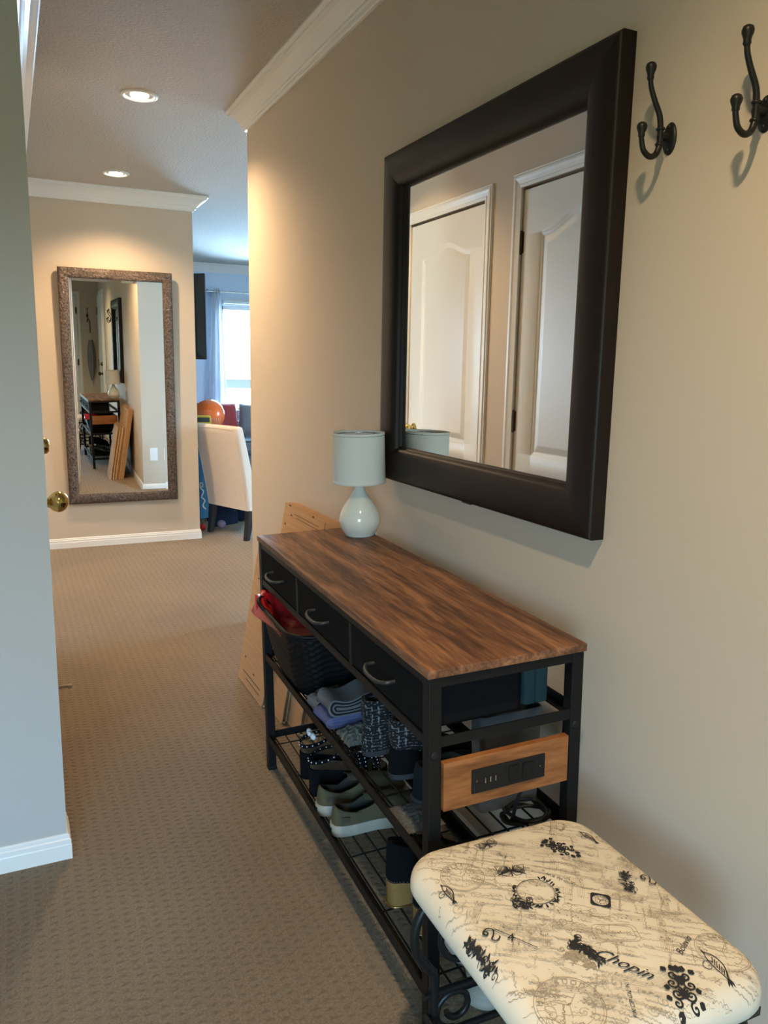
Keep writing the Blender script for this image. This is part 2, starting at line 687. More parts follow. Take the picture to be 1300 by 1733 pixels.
def rrect(a, b, r, n=8):
    """rounded rectangle outline, half sizes a, b"""
    r = min(r, a * 0.999, b * 0.999)
    out = []
    for (cx, cy, a0) in ((a - r, b - r, 0), (-a + r, b - r, pi / 2), (-a + r, -b + r, pi), (a - r, -b + r, 1.5 * pi)):
        for k in range(n + 1):
            t_ = a0 + pi / 2 * k / n
            out.append((cx + r * cos(t_), cy + r * sin(t_)))
    return out


# ------------------------------------------------------------------ room shell
XR, XN, XL = 1.065, 0.068, 0.054
YC = 3.806           # end of the right wall
YE = 5.885           # wall at the end of the hall
XE = 1.243           # its free corner
YN = 2.064           # face of the near left wall
ZC = 2.44
XF = -1.6            # foyer left side

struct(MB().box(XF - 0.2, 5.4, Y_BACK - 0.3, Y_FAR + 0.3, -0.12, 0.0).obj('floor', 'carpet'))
struct(MB().box(XF - 0.2, 5.4, Y_BACK - 0.3, Y_FAR + 0.3, ZC, ZC + 0.12).obj('ceiling', 'ceiling_stipple'))

# right wall with its return towards the living room
b = MB()
b.prism([(XR, Y_BACK), (XR, YC), (5.3, YC), (5.3, YC - 0.125), (XR + 0.125, YC - 0.125), (XR + 0.125, Y_BACK)], 0, ZC)
struct(b.obj('wall_right', 'wall_paint'))
# end wall of the hall
struct(MB().box(-0.06, XE, YE, YE + 0.12, 0, ZC).obj('wall_end', 'wall_paint'))
# near left wall, faces the foyer
struct(MB().box(XF - 0.1, XN, YN, YN + 0.11, 0, ZC).obj('wall_near', 'wall_paint_daylit'))

# left hall wall with two door openings
D1 = (2.240, 3.006)
D2 = (3.300, 4.062)
DZ = 2.058
b = MB()
for (y0, y1, z0, z1) in ((YN + 0.11, D1[0], 0, ZC), (D1[1], D2[0], 0, ZC), (D2[1], YE, 0, ZC), (D1[0], D1[1], DZ, ZC), (D2[0], D2[1], DZ, ZC)):
    b.box(-0.06, XL, y0, y1, z0, z1)
struct(b.obj('wall_left', 'wall_paint'))
# unseen backing added behind the two doors to stop light leaking through
struct(MB().box(-0.40, -0.34, YN + 0.11, YE, 0, ZC).obj('wall_leak_block', 'wall_paint'))
# foyer walls
b = MB()
for (x0, x1, z0, z1) in ((XF - 0.1, FW[0], 0, ZC), (FW[0], FW[1], 0, FW[2]), (FW[0], FW[1], FW[3], ZC), (FW[1], XR + 0.12, 0, ZC)):
    b.box(x0, x1, Y_BACK - 0.12, Y_BACK, z0, z1)
struct(b.obj('wall_back', 'wall_paint'))
struct(MB().box(XF - 0.1, XF, Y_BACK, YN, 0, ZC).obj('wall_foyer', 'wall_paint'))
# living room walls
b = MB()
for (x0, x1, z0, z1) in ((-1.3, LW[0], 0, ZC), (LW[0], LW[1], 0, LW[2]), (LW[0], LW[1], LW[3], ZC), (LW[1], 5.4, 0, ZC)):
    b.box(x0, x1, Y_FAR, Y_FAR + 0.14, z0, z1)
struct(b.obj('wall_far', 'living_wall_daylit'))
struct(MB().box(-1.3, -1.2, YE + 0.12, Y_FAR, 0, ZC).obj('wall_living_left', 'living_wall_daylit'))
b = MB()  # right side wall, with the opening added for the fill light
for (y0, y1, z0, z1) in ((YC - 0.125, FILL_HOLE[0], 0, ZC), (FILL_HOLE[0], FILL_HOLE[1], 0, FILL_HOLE[2]), (FILL_HOLE[0], FILL_HOLE[1], FILL_HOLE[3], ZC), (FILL_HOLE[1], Y_FAR, 0, ZC)):
    b.box(5.3, 5.4, y0, y1, z0, z1)
struct(b.obj('wall_living_right', 'living_wall_daylit'))
struct(MB().box(-1.3, -0.06, YE, YE + 0.12, 0, ZC).obj('wall_living_back', 'living_wall_daylit'))

# crown moulding (offset to the left of the path)
CROWN = [(0, 2.345), (0.010, 2.345), (0.013, 2.350), (0.013, 2.356), (0.018, 2.358), (0.021, 2.365), (0.021, 2.372), (0.028, 2.378),
         (0.034, 2.388), (0.043, 2.400), (0.055, 2.410), (0.066, 2.415), (0.070, 2.417), (0.070, 2.424), (0.077, 2.427), (0.081, 2.432), (0.081, ZC), (0, ZC)]
struct(MB().sweep(CROWN, [(5.3, YC), (XR, YC), (XR, Y_BACK)][::-1]).obj('trim_1', 'trim_white'))
struct(MB().sweep([(d * 1.25, z) for d, z in CROWN], [(XF, YN), (XN, YN), (XN, YE), (XE, YE), (XE, YE + 0.12), (-1.2, YE + 0.12)][::-1]).obj('trim_2', 'trim_white'))
struct(MB().sweep(CROWN, [(-1.2, Y_FAR), (5.3, Y_FAR)][::-1]).obj('trim_3', 'trim_white'))

BASE = [(0, 0), (0.010, 0), (0.010, 0.040), (0.0085, 0.043), (0.0085, 0.055), (0.006, 0.058), (0.0055, 0.066), (0.003, 0.070), (0, 0.070)]
struct(MB().sweep(BASE, [(XR, Y_BACK), (XR, YC), (5.3, YC)]).obj('baseboard_right', 'trim_white'))
struct(MB().sweep(BASE, [(XF, YN), (XN, YN), (XN, YN + 0.11)][::-1]).obj('baseboard_near', 'trim_white'))
struct(MB().sweep(BASE, [(XL, D1[1] + 0.066), (XL, D2[0] - 0.066)][::-1]).obj('baseboard_middle', 'trim_white'))
struct(MB().sweep(BASE, [(XL, D2[1] + 0.07), (XL, YE), (XE, YE), (XE, YE + 0.12)][::-1]).obj('baseboard_end', 'trim_white'))
struct(MB().sweep(BASE, [(-1.2, Y_FAR), (5.3, Y_FAR)][::-1]).obj('baseboard_far', 'trim_white'))


# ------------------------------------------------------------------ doors
def door_mesh(W, H):
    """moulded two-panel door, front faces +X, spans y 0..W, z 0..H"""
    sx, sz0, lock0, lock1 = 0.128, 0.20, 0.815, 0.905
    arch_sh, arch_up = H - 0.185, 0.055

    def ztop(y):
        u = (y - sx) / (W - 2 * sx)
        u = min(max(u, 0), 1)
        return arch_sh + arch_up * (0.5 - 0.5 * cos(2 * pi * min(max((u - 0.06) / 0.88, 0), 1)))

    def prof(d):
        if d <= 0:
            return 0
        if d < 0.006:
            return -0.004 * d / 0.006
        if d < 0.012:
            return -0.004
        if d < 0.020:
            return -0.004 - 0.004 * (d - 0.012) / 0.008
        if d < 0.050:
            return -0.008 + 0.007 * (d - 0.020) / 0.030
        return -0.001

    def hgt(y, z):
        d1 = min(y - sx, W - sx - y, z - lock1, (ztop(y) - z) * 0.92)
        d2 = min(y - sx, W - sx - y, z - sz0, lock0 - z)
        return prof(max(d1, d2))
    ys = sorted(set([0, W] + [sx + k * 0.004 for k in range(15)] + [W - sx - k * 0.004 for k in range(15)] + [sx + 0.06 + k * (W - 2 * sx - 0.12) / 44 for k in range(45)]))
    zs = sorted(set([0, H] + [sz0 + k * 0.004 for k in range(15)] + [lock0 - k * 0.004 for k in range(15)] + [lock1 + k * 0.004 for k in range(15)]
                    + [arch_sh - 0.065 + k * 0.0035 for k in range(40)]))
    P = [[(hgt(y, z), y, z) for z in zs] for y in ys]
    b = MB()
    b.grid(P, 0, True)
    b.box(-0.035, -0.0085, 0, W, 0, H)
    b.box(-0.01, -0.0002, 0, 0.02, 0, H)
    b.box(-0.01, -0.0002, W - 0.02, W, 0, H)
    b.box(-0.01, -0.0002, 0, W, H - 0.02, H)
    b.box(-0.01, -0.0002, 0, W, 0, 0.02)
    return b


CASING = [(0.0, 0.0), (0.0, 0.009), (0.012, 0.011), (0.016, 0.008), (0.030, 0.011), (0.040, 0.015), (0.048, 0.015), (0.054, 0.010), (0.060, 0.010), (0.063, 0.0)]


def casing(name, M, W, H):
    """U-shaped casing round an opening y 0..W, z 0..H on the plane x = 0, proud towards +X"""
    path = [(0, 0), (0, H), (W, H), (W, 0)]
    b = MB()
    rings = []
    sg = [(-1, 0), (-1, 1), (1, 1), (1, 0)]
    for (y, z), (sy, sz) in zip(path, sg):
        rings.append([(h_, y + sy * d_, z + sz * d_) for d_, h_ in CASING])
    b.grid(rings, 0, False)
    # jamb lining of the opening
    b.box(-0.12, 0.0, -0.014, -0.003, 0, H + 0.01)
    b.box(-0.12, 0.0, W + 0.003, W + 0.014, 0, H + 0.01)
    b.box(-0.12, 0.0, -0.014, W + 0.014, H + 0.003, H + 0.014)
    return struct(b.obj(name, 'trim_white', M=M))


def hinge_mb(z):
    b = MB()
    b.lathe([(0.006, z - 0.045), (0.006, z + 0.045)], (0.006, 0, 0), 10)
    b.box(-0.001, 0.003, -0.012, 0.012, z - 0.044, z + 0.044)
    for q in (-0.045, 0.045):
        b.ball((0.006, 0, z + q), 0.0065, 8)
    return b


def knob_mb(stand=0.045, r=0.0275):
    b = MB()
    b.lathe([(0.030, 0.0), (0.030, 0.003), (0.026, 0.007), (0.013, 0.010), (0.011, 0.016), (0.011, 0.026), (0.015, 0.029)] + [(r * sin(a), stand - r * 0.92 * cos(a)) for a in [pi * (0.2 + 0.8 * k / 14) for k in range(15)]], axis='X', n=28)
    return b


def bolt_mb():
    b = MB()
    b.lathe([(0.027, -0.008), (0.027, 0.004), (0.024, 0.012), (0.0225, 0.020), (0.021, 0.027), (0.016, 0.032), (0.0, 0.034)], axis='X', n=28)
    return b


DW = 0.757
dm = door_mesh(DW, 2.035).obj('door_1', 'door_white')
struct(dm)
FACE = XL - 0.006
dm.location = (FACE, D1[0] + 0.005, 0.010)
for z in (0.25, 1.05, 1.82):
    hinge_mb(z).obj('hinge', 'bronze', dm, T(0.0, DW + 0.002, 0))
knob_mb(0.056, 0.029).obj('door_knob', 'brass', dm, T(0.0, 0.058, 0.902))
bolt_mb().obj('deadbolt', 'brass', dm, T(0.008, 0.058, 1.055))
d2o = dm.copy()
COL.objects.link(d2o)
d2o.name = 'door_2'
d2o.location = (FACE, D2[0] + 0.002, 0.010)
for z in (0.25, 1.05, 1.82):
    hinge_mb(z).obj('hinge', 'bronze', d2o, T(0.0, -0.001, 0))
knob_mb(0.045).obj('door_knob', 'brass', d2o, T(0.0, DW - 0.07, 0.945))
casing('trim_4', T(XL, D1[0] - 0.002, 0), D1[1] - D1[0] + 0.002, DZ - 0.002)
casing('trim_5', T(XL, D2[0] - 0.002, 0), D2[1] - D2[0] + 0.002, DZ - 0.002)

# doors of the foyer behind the camera (seen in the far mirror)
MB3 = T(0.0, Y_BACK, 0.01) @ RZ(radians(90))       # faces +Y
d3 = dm.copy()
COL.objects.link(d3)
d3.name = 'door_3'
d3.matrix_basis = T(0.74, Y_BACK + 0.036, 0.01) @ RZ(radians(90))
casing('trim_6', T(0.74, Y_BACK + 0.002, 0) @ RZ(radians(90)), DW, 2.05)
knob_mb(0.045).obj('door_knob', 'brass', d3, T(0.0, DW - 0.07, 0.92))
for z in (0.25, 1.05, 1.82):
    hinge_mb(z).obj('hinge', 'bronze', d3, T(0.0, -0.001, 0))
d4 = dm.copy()
COL.objects.link(d4)
d4.name = 'door_4'
d4.matrix_basis = T(XR - 0.036, -0.50, 0.01) @ RZ(radians(180))
casing('trim_7', T(XR - 0.002, -0.50, 0) @ RZ(radians(180)), DW, 2.05)
knob_mb(0.045).obj('door_knob', 'bronze', d4, T(0.0, 0.07, 0.92))
bolt_mb().obj('deadbolt', 'bronze', d4, T(0.0, 0.07, 1.06))
for z in (0.25, 1.05, 1.82):
    hinge_mb(z).obj('hinge', 'bronze', d4, T(0.0, DW + 0.001, 0))


# ------------------------------------------------------------------ windows
def window(name, x0, x1, z0, z1, y0, y1, rails, inside):
    """frame in an opening of a wall whose room side is at y = inside"""
    b = MB()
    fw, ym = 0.045, (y0 + y1) / 2
    b.box(x0, x1, ym - 0.03, ym + 0.03, z0, z0 + fw)
    b.box(x0, x1, ym - 0.03, ym + 0.03, z1 - fw, z1)
    b.box(x0, x0 + fw, ym - 0.03, ym + 0.03, z0, z1)
    b.box(x1 - fw, x1, ym - 0.03, ym + 0.03, z0, z1)
    for (r0, r1) in rails:
        b.box(x0, x1, ym - 0.028, ym + 0.028, r0, r1)
    # inner casing and sill
    s = -1 if inside < ym else 1
    c0, c1 = sorted((inside, inside + s * 0.018))
    cw = 0.07
    b.box(x0 - cw, x0, c0, c1, z0 - 0.02, z1 + cw)
    b.box(x1, x1 + cw, c0, c1, z0 - 0.02, z1 + cw)
    b.box(x0 - cw, x1 + cw, c0, c1, z1, z1 + cw)
    s0, s1 = sorted((inside - s * 0.03, inside + s * 0.05))
    b.box(x0 - cw, x1 + cw, s0, s1, z0 - 0.03, z0)
    o = struct(b.obj(name, 'trim_white'))
    MB().box(x0 + fw, x1 - fw, ym - 0.002, ym + 0.002, z0 + fw, z1 - fw).obj('pane', 'window_glass', o)
    return o


window('window_1', *LW, Y_FAR, Y_FAR + 0.14, [(1.02, 1.13)], Y_FAR)
window('window_2', *FW, Y_BACK - 0.12, Y_BACK, [(1.0, 1.05)], Y_BACK)


# ------------------------------------------------------------------ recessed ceiling lights
def pot(x, y, power, label, cone=140, blend=0.85, col=(1.0, 0.70, 0.41)):
    r = thing('ceiling_light', label, 'ceiling light', loc=(x, y, ZC), group='recessed ceiling lights')
    MB().lathe([(0.080, 0.0), (0.080, -0.003), (0.074, -0.008), (0.066, -0.008), (0.062, -0.004), (0.060, -0.001)], n=40, caps=False).obj('trim_ring', 'trim_white', r)
    MB().lathe([(0.062, -0.0015), (0.040, -0.0012)], n=40, caps=False).obj('reflector', 'silver', r)
    MB().lathe([(0.040, -0.001), (0.036, -0.006), (0.022, -0.010), (0.0, -0.011)], n=32, caps=False).obj('bulb', 'bulb_lit', r)
    d = bpy.data.lights.new('pot_spot', 'SPOT')
    d.energy = power
    d.color = col
    d.spot_size = radians(cone)
    d.spot_blend = blend
    d.shadow_soft_size = 0.035
    o = bpy.data.objects.new('pot_spot', d)
    o.location = (0, 0, -0.018)
    COL.objects.link(o)
    o.parent = r
    return r


pot(0.595, 3.838, POT_HALL, 'lit recessed ceiling light nearer the camera, in the hall')
pot(0.678, 5.394, POT_END, 'lit recessed ceiling light in front of the end wall above the pewter mirror', 132, 1.0)
pot(0.32, 0.42, POT_FOYER, 'lit recessed ceiling light of the foyer, behind and above the stool', 140, 0.9, (1.0, 0.76, 0.47))


# ------------------------------------------------------------------ mirror on the right wall
def frame_mb(prof, ow, oh):
    """mitred frame; prof (inset from outer edge, height); plane XY, height along +Z"""
    b = MB()
    sg = [(-1, -1), (1, -1), (1, 1), (-1, 1)]
    rings = [[(sx * (ow / 2 - d), sy * (oh / 2 - d), h_) for d, h_ in prof] for sx, sy in sg]
    for k in range(4):
        b.grid([rings[k], rings[(k + 1) % 4]], 0, True)
    return b


def plane_M(origin, xa, ya, za):
    return Matrix(((xa[0], ya[0], za[0], origin[0]), (xa[1], ya[1], za[1], origin[1]), (xa[2], ya[2], za[2], origin[2]), (0, 0, 0, 1)))


my0, my1, mz0, mz1 = 1.222, 2.225, 0.952, 1.888
wm = thing('wall_mirror', 'large square mirror in a wide dark espresso frame, hung above the shoe table', 'mirror',
           M=plane_M((XR - 0.001, (my0 + my1) / 2, (mz0 + mz1) / 2), (0, 1, 0), (0, 0, 1), (-1, 0, 0)))
MW, MH = my1 - my0, mz1 - mz0
fp = [(0, 0), (0, 0.030), (0.002, 0.034), (0.010, 0.0365), (0.030, 0.040), (0.055, 0.0405), (0.075, 0.038), (0.088, 0.032), (0.095, 0.024), (0.097, 0.018), (0.102, 0.017), (0.103, 0.014), (0.103, 0.004)]
f_ = frame_mb(fp, MW, MH).obj('frame', 'espresso', wm)
b = MB()
b.box(-MW / 2 + 0.09, MW / 2 - 0.09, -MH / 2 + 0.09, MH / 2 - 0.09, 0.006, 0.011)
b.obj('mirror_glass', 'mirror_glass', wm)
MB().box(-0.02, 0.02, -MH / 2 - 0.006, -MH / 2 + 0.004, 0.003, 0.02).obj('hanger_clip', 'black_metal', wm)

# ------------------------------------------------------------------ pewter mirror on the end wall
EA, EB = radians(-0.99), radians(-0.95)
n_ = Vector((sin(EA) * cos(EB), -cos(EA) * cos(EB), sin(EB)))
xa = Vector((0, 0, 1)).cross(n_).normalized()
ya = n_.cross(xa)
ew, eh = 0.742, 1.598
em = thing('wall_mirror', 'tall mirror in a hammered pewter frame on the end wall of the hall', 'mirror',
           M=plane_M((0.708, YE - 0.032, 1.113), xa, ya, n_))
fp = [(0, -0.014), (0, 0.012), (0.004, 0.017), (0.020, 0.020), (0.045, 0.020), (0.060, 0.016), (0.066, 0.010), (0.068, 0.0)]
frame_mb(fp, ew, eh).obj('frame', 'pewter_frame', em)
b = MB()
gw, gh, bv = ew / 2 - 0.066, eh / 2 - 0.066, 0.018
b.add([(-gw, -gh, 0.004), (gw, -gh, 0.004), (gw, gh, 0.004), (-gw, gh, 0.004),
       (-gw + bv, -gh + bv, 0.0055), (gw - bv, -gh + bv, 0.0055), (gw - bv, gh - bv, 0.0055), (-gw + bv, gh - bv, 0.0055)],
      [(4, 5, 6, 7), (0, 1, 5, 4), (1, 2, 6, 5), (2, 3, 7, 6), (3, 0, 4, 7)])
b.obj('mirror_glass', 'mirror_glass', em, fix=False)
MB().box(-ew / 2 + 0.03, ew / 2 - 0.03, -eh / 2 + 0.03, eh / 2 - 0.03, -0.013, 0.0).obj('backing_board', 'black_wood', em)


# ------------------------------------------------------------------ coat hooks
def hook(M, label, group=None):
    """plate on plane x=0, arms towards -X, z up"""
    r = thing('coat_hook', label, 'coat hook', M=M, group=group)
    b = MB()
    P = []
    for k in range(9):
        a = pi / 2 * k / 8
        P.append([(-0.007 * sin(a), 0.016 * cos(a) * cos(2 * pi * q / 24), 0.027 * cos(a) * sin(2 * pi * q / 24)) for q in range(24)])
    b.grid(P, 0, True, False, True)
    b.fan(P[0])
    b.obj('back_plate', 'iron', r)
    for z in (0.019, -0.019):
        MB().ball((-0.0045, 0.0, z), (0.003, 0.004, 0.004), 10).obj('screw', 'iron', r)
    b = MB()
    b.tube([(-0.004, 0, 0.002), (-0.024, 0, 0.002)], 0.0072, 12)
    up = catmull([(-0.022, 0, -0.004), (-0.023, 0, 0.014), (-0.027, 0, 0.034), (-0.040, 0, 0.056), (-0.050, 0, 0.076), (-0.053, 0, 0.092)], 6)
    b.tube(up, [0.0056 - 0.0014 * i / (len(up) - 1) for i in range(len(up))], 12)
    lo = catmull([(-0.022, 0, 0.004), (-0.023, 0, -0.014), (-0.030, 0, -0.029), (-0.043, 0, -0.034), (-0.057, 0, -0.026), (-0.063, 0, -0.010), (-0.064, 0, 0.000)], 6)
    b.tube(lo, [0.0056 - 0.0012 * i / (len(lo) - 1) for i in range(len(lo))], 12)
    for z in (0.013, -0.012):
        b.lathe([(0.0055, z - 0.003), (0.0078, z - 0.001), (0.0078, z + 0.001), (0.0055, z + 0.003)], (-0.0228, 0, 0), 12)
    b.obj('double_arm', 'iron', r)
    b = MB()
    b.lathe([(0.0042, 0), (0.0062, 0.003), (0.0056, 0.007), (0.0064, 0.011), (0.0085, 0.016), (0.0092, 0.021), (0.0075, 0.026), (0.004, 0.028), (0.0, 0.0285)], (-0.053, 0, 0.086), 14)
    b.obj('knob_tip', 'iron', r)
    b = MB()
    b.lathe([(0.0042, 0), (0.0060, 0.003), (0.0056, 0.006), (0.0064, 0.009), (0.0085, 0.014), (0.0090, 0.018), (0.0072, 0.0225), (0.004, 0.0245), (0.0, 0.025)], (-0.064, 0, -0.006), 14)
    b.obj('knob_tip', 'iron', r)
    return r


hk = hook(T(XR, 1.122, 1.683), 'black double coat hook beside the dark framed mirror')
copy_tree(hk, T(XR, 0.925, 1.672), 'black double coat hook cut by the right edge of the picture, away from the mirror')
copy_tree(hk, T(0.90, Y_BACK, 1.76) @ RZ(radians(-90)), 'black coat hook behind the camera that holds the grey umbrella, seen in the pewter mirror')

# folded umbrella on the foyer hook
um = thing('umbrella', 'folded grey umbrella hanging point down from the foyer hook, seen in the pewter mirror', 'umbrella', loc=(0.93, Y_BACK + 0.055, 0))
b = MB()
P = []
for k in range(15):
    z = 0.78 + 0.62 * k / 14
    rr = 0.006 + 0.048 * sin(pi * min(1, (k + 0.6) / 17)) ** 0.9
    P.append([((rr * (1 + 0.14 * sin(7 * a))) * cos(a), min(0.05, (rr * (1 + 0.14 * sin(7 * a))) * sin(a) * 0.8), z) for a in [2 * pi * q / 36 for q in range(36)]])
b.grid(P, 0, True, False, True)
b.obj('canopy', 'umbrella_grey', um)
MB().tube([(0, 0, 0.70), (0, 0, 1.52)], 0.004, 8).obj('shaft', 'silver', um)
MB().tube(catmull([(0, 0, 1.50), (0, 0, 1.62), (-0.006, -0.002, 1.68), (-0.020, -0.006, 1.715), (-0.034, -0.002, 1.70), (-0.036, 0, 1.66)], 6), 0.008, 10).obj('crook_handle', 'black_wood', um)

# ------------------------------------------------------------------ switch plates on the return of the right wall
b0 = thing('outlet_plate', 'white outlet plate nearer the wall corner, seen whole in the pewter mirror', 'outlet', loc=(1.168, YC, 0.36), group='outlet plates')
MB().prism(rrect(0.036, 0.060, 0.006), 0.0, 0.006, plane='XZ').obj('cover_plate', 'plastic_white', b0, bevel=0.002)
MB().prism(rrect(0.017, 0.034, 0.003), 0.005, 0.0085, plane='XZ').obj('insert', 'plastic_white', b0)
copy_tree(b0, T(1.30, YC, 0.36), 'white outlet plate cut by the pewter mirror edge, the one farther from the wall corner')
# ------------------------------------------------------------------ spring door stop
ds = thing('door_stop', 'spring door stop low on the left wall, sticking out over the carpet', 'door stop', loc=(XL, 3.14, 0.052))
MB().lathe([(0.013, 0.010), (0.013, 0.014), (0.008, 0.020)], axis='X', n=16).obj('base', 'spring_steel', ds)
pts = [(0.018 + 0.066 * i / 150, 0.0058 * cos(i * 0.75), 0.0058 * sin(i * 0.75)) for i in range(151)]
MB().tube(pts, 0.0014, 6).obj('spring', 'spring_steel', ds)
MB().lathe([(0.0065, 0.082), (0.009, 0.086), (0.009, 0.096), (0.006, 0.100), (0, 0.1005)], axis='X', n=16).obj('rubber_tip', 'rubber_white', ds)

# ------------------------------------------------------------------ console shoe table (local X = depth from the front, Y = length, Z up)
TM = T(0.6502, 1.1469, -0.0002) @ RZ(-0.0293) @ RY(-0.0272) @ RX(0.0042)
TL_, TW_, TH_ = 1.178, 0.3377, 0.7674
tb = thing('console_table', 'long industrial shoe table with rustic wood top, black drawers and wire shelves', 'console table', M=TM)
MB().box(0, TW_, 0, TL_, TH_ - 0.016, TH_).obj('table_top', 'rustic_wood', tb, bevel=0.0015)
LG = 0.026
for (lx, ly, ex) in ((0.003, 0.003, 0.0), (0.003, TL_ - 0.029, 0.005), (TW_ - 0.030, 0.003, 0.009), (TW_ - 0.030, TL_ - 0.029, 0.014)):
    lg = MB().box(lx, lx + LG, ly, ly + LG, 0.008 - ex, TH_ - 0.0165).obj('leg', 'black_metal', tb, bevel=0.002)
    MB().box(lx - 0.001, lx + LG + 0.001, ly - 0.001, ly + LG + 0.001, -ex, 0.012 - ex).obj('foot_cap', 'outlet_black', lg, bevel=0.002)
    if ly < 0.5:
        s_ = MB()
        s_.lathe([(0.0085, -0.003), (0.0085, 0.0), (0.006, 0.0012), (0.0, 0.0012)], (lx + 0.013, -ly + 0.0, 0.603), 14, axis='Y')
        s_.v = [(p[0], ly - (p[1] + ly), p[2]) for p in s_.v]
        s_.obj('bolt', 'outlet_black', lg)
x0, x1, y0, y1 = 0.005, TW_ - 0.005, 0.005, TL_ - 0.005
# rails: under the top, under the drawers, at both shelves
for (nm, z0, z1, w) in (('top_rail', 0.732, 0.751, 0.02), ('drawer_rail', 0.617, 0.637, 0.022), ('shelf_rail', 0.373, 0.396, 0.022), ('bottom_rail', 0.094, 0.118, 0.022)):
    b = MB()
    b.box(x0, x0 + 0.003, y0 + 0.02, y1 - 0.02, z0, z1)
    b.box(x0, x0 + w, y0 + 0.02, y1 - 0.02, z0, z0 + 0.003) if nm != 'drawer_rail' else b.box(x0, x0 + w, y0 + 0.02, y1 - 0.02, z1 - 0.003, z1)
    b.box(x1 - 0.003, x1, y0 + 0.02, y1 - 0.02, z0, z1)
    b.box(x1 - w, x1, y0 + 0.02, y1 - 0.02, z0, z0 + 0.003)
    for yy in (y0, y1 - 0.003):
        b.box(x0 + 0.02, x1 - 0.02, yy, yy + 0.003, z0, z1)
    b.obj(nm, 'black_metal', tb)
# wire shelves
for z in (0.379, 0.100):
    b = MB()
    for k in range(9):
        xx = 0.030 + k * (TW_ - 0.06) / 8
        b.tube([(xx, 0.01, z), (xx, TL_ - 0.01, z)], 0.0022, 6)
    for k in range(6):
        yy = 0.06 + k * (TL_ - 0.12) / 5
        b.tube([(0.008, yy, z - 0.004), (TW_ - 0.008, yy, z - 0.004)], 0.0022, 6)
    b.obj('wire_shelf', 'black_metal', tb)
# drawer dividers and drawers
for yy in (0.392, 0.786):
    MB().box(0.004, 0.016, yy - 0.007, yy + 0.007, 0.637, 0.733).obj('divider', 'black_metal', tb)
for k, (a, c) in enumerate(((0.032, 0.384), (0.400, 0.778), (0.794, 1.146))):
    d_ = MB()
    d_.box(0.006, 0.022, a, c, 0.639, 0.731)
    d_.box(0.022, 0.215, a + 0.004, a + 0.012, 0.640, 0.718)
    d_.box(0.022, 0.215, c - 0.012, c - 0.004, 0.640, 0.718)
    d_.box(0.207, 0.215, a + 0.004, c - 0.004, 0.640, 0.718)
    d_.box(0.022, 0.215, a + 0.004, c - 0.004, 0.640, 0.646)
    dr = d_.obj('drawer', 'black_fabric', tb, bevel=0.0015)
    mid = (a + c) / 2
    pts = catmull([(0.006, mid + 0.052, 0.688), (-0.012, mid + 0.050, 0.687), (-0.022, mid + 0.030, 0.684), (-0.024, mid, 0.683), (-0.022, mid - 0.030, 0.684), (-0.012, mid - 0.050, 0.687), (0.006, mid - 0.052, 0.688)], 6)
    MB().tube(pts, 0.0042, 10).obj('handle', 'handle_grey', dr)
# outlet board on the near end, plain board on the far end
bd = MB().box(0.030, 0.300, -0.004, 0.011, 0.494, 0.588).obj('outlet_board', 'rustic_board', tb, bevel=0.001)
MB().box(0.030, 0.300, TL_ - 0.011, TL_ + 0.003, 0.494, 0.588).obj('end_board', 'rustic_board', tb, bevel=0.001)
pl = MB()
pl.box(0.087, 0.245, -0.0075, -0.002, 0.517, 0.564)
op = pl.obj('outlet_strip', 'outlet_black', bd, bevel=0.0012)
b = MB()
for q in (0.114, 0.125, 0.136):
    b.box(q - 0.0020, q + 0.0020, -0.0080, -0.0070, 0.533, 0.5465, 0)
    b.box(q - 0.0006, q + 0.0012, -0.0084, -0.0074, 0.5345, 0.545, 1)
b.obj('charging_port', ['hole_black', 'silver'], bd)
for q in (0.177, 0.207):
    b = MB()
    b.prism(rrect(0.0125, 0.0155, 0.002, 3), 0.0073, 0.0090, 0, plane='XZ')
    b.v = [(p[0] + q, -p[1], p[2] + 0.5405) for p in b.v]
    b.box(q - 0.0062, q - 0.0044, -0.0094, -0.0085, 0.5435, 0.5515, 1)
    b.box(q + 0.0044, q + 0.0062, -0.0094, -0.0085, 0.5435, 0.5505, 1)
    b.box(q - 0.0024, q + 0.0024, -0.0094, -0.0085, 0.5325, 0.5370, 1)
    b.obj('socket', ['socket_black', 'hole_black'], bd)
for q in (0.0975, 0.2345):
    MB().ball((q, -0.0078, 0.5405), (0.0032, 0.0014, 0.0032), 10).obj('screw', 'bronze', bd)

# ------------------------------------------------------------------ table lamp
LM = TM @ T(0.290, 1.050, TH_)
lp = thing('table_lamp', 'small unlit table lamp with white ceramic base and pale drum shade on the shoe table', 'lamp', M=LM)
prof = [(0.0, 0.0), (0.042, 0.0), (0.046, 0.003), (0.047, 0.006), (0.052, 0.014), (0.0585, 0.026), (0.0625, 0.040), (0.0635, 0.052), (0.061, 0.066), (0.0545, 0.082), (0.045, 0.098), (0.034, 0.114), (0.024, 0.130), (0.0175, 0.143), (0.0145, 0.152), (0.0135, 0.158), (0.0, 0.158)]
MB().lathe(prof, n=48, caps=False).obj('base', 'ceramic', lp)
MB().lathe([(0.0, 0.157), (0.011, 0.157), (0.011, 0.170), (0.0095, 0.172), (0.0095, 0.205), (0.0, 0.205)], n=20, caps=False).obj('lamp_socket', 'black_metal', lp)
b = MB()
b.lathe([(0.0800, 0.164), (0.0780, 0.314)], n=64, caps=False)
b.lathe([(0.0770, 0.314), (0.0790, 0.164)], n=64, caps=False)
b.lathe([(0.0800, 0.1635), (0.0808, 0.164), (0.0806, 0.171), (0.0798, 0.1715)], n=64, caps=False)
b.lathe([(0.0780, 0.3075), (0.0788, 0.308), (0.0786, 0.315), (0.0768, 0.315)], n=64, caps=False)
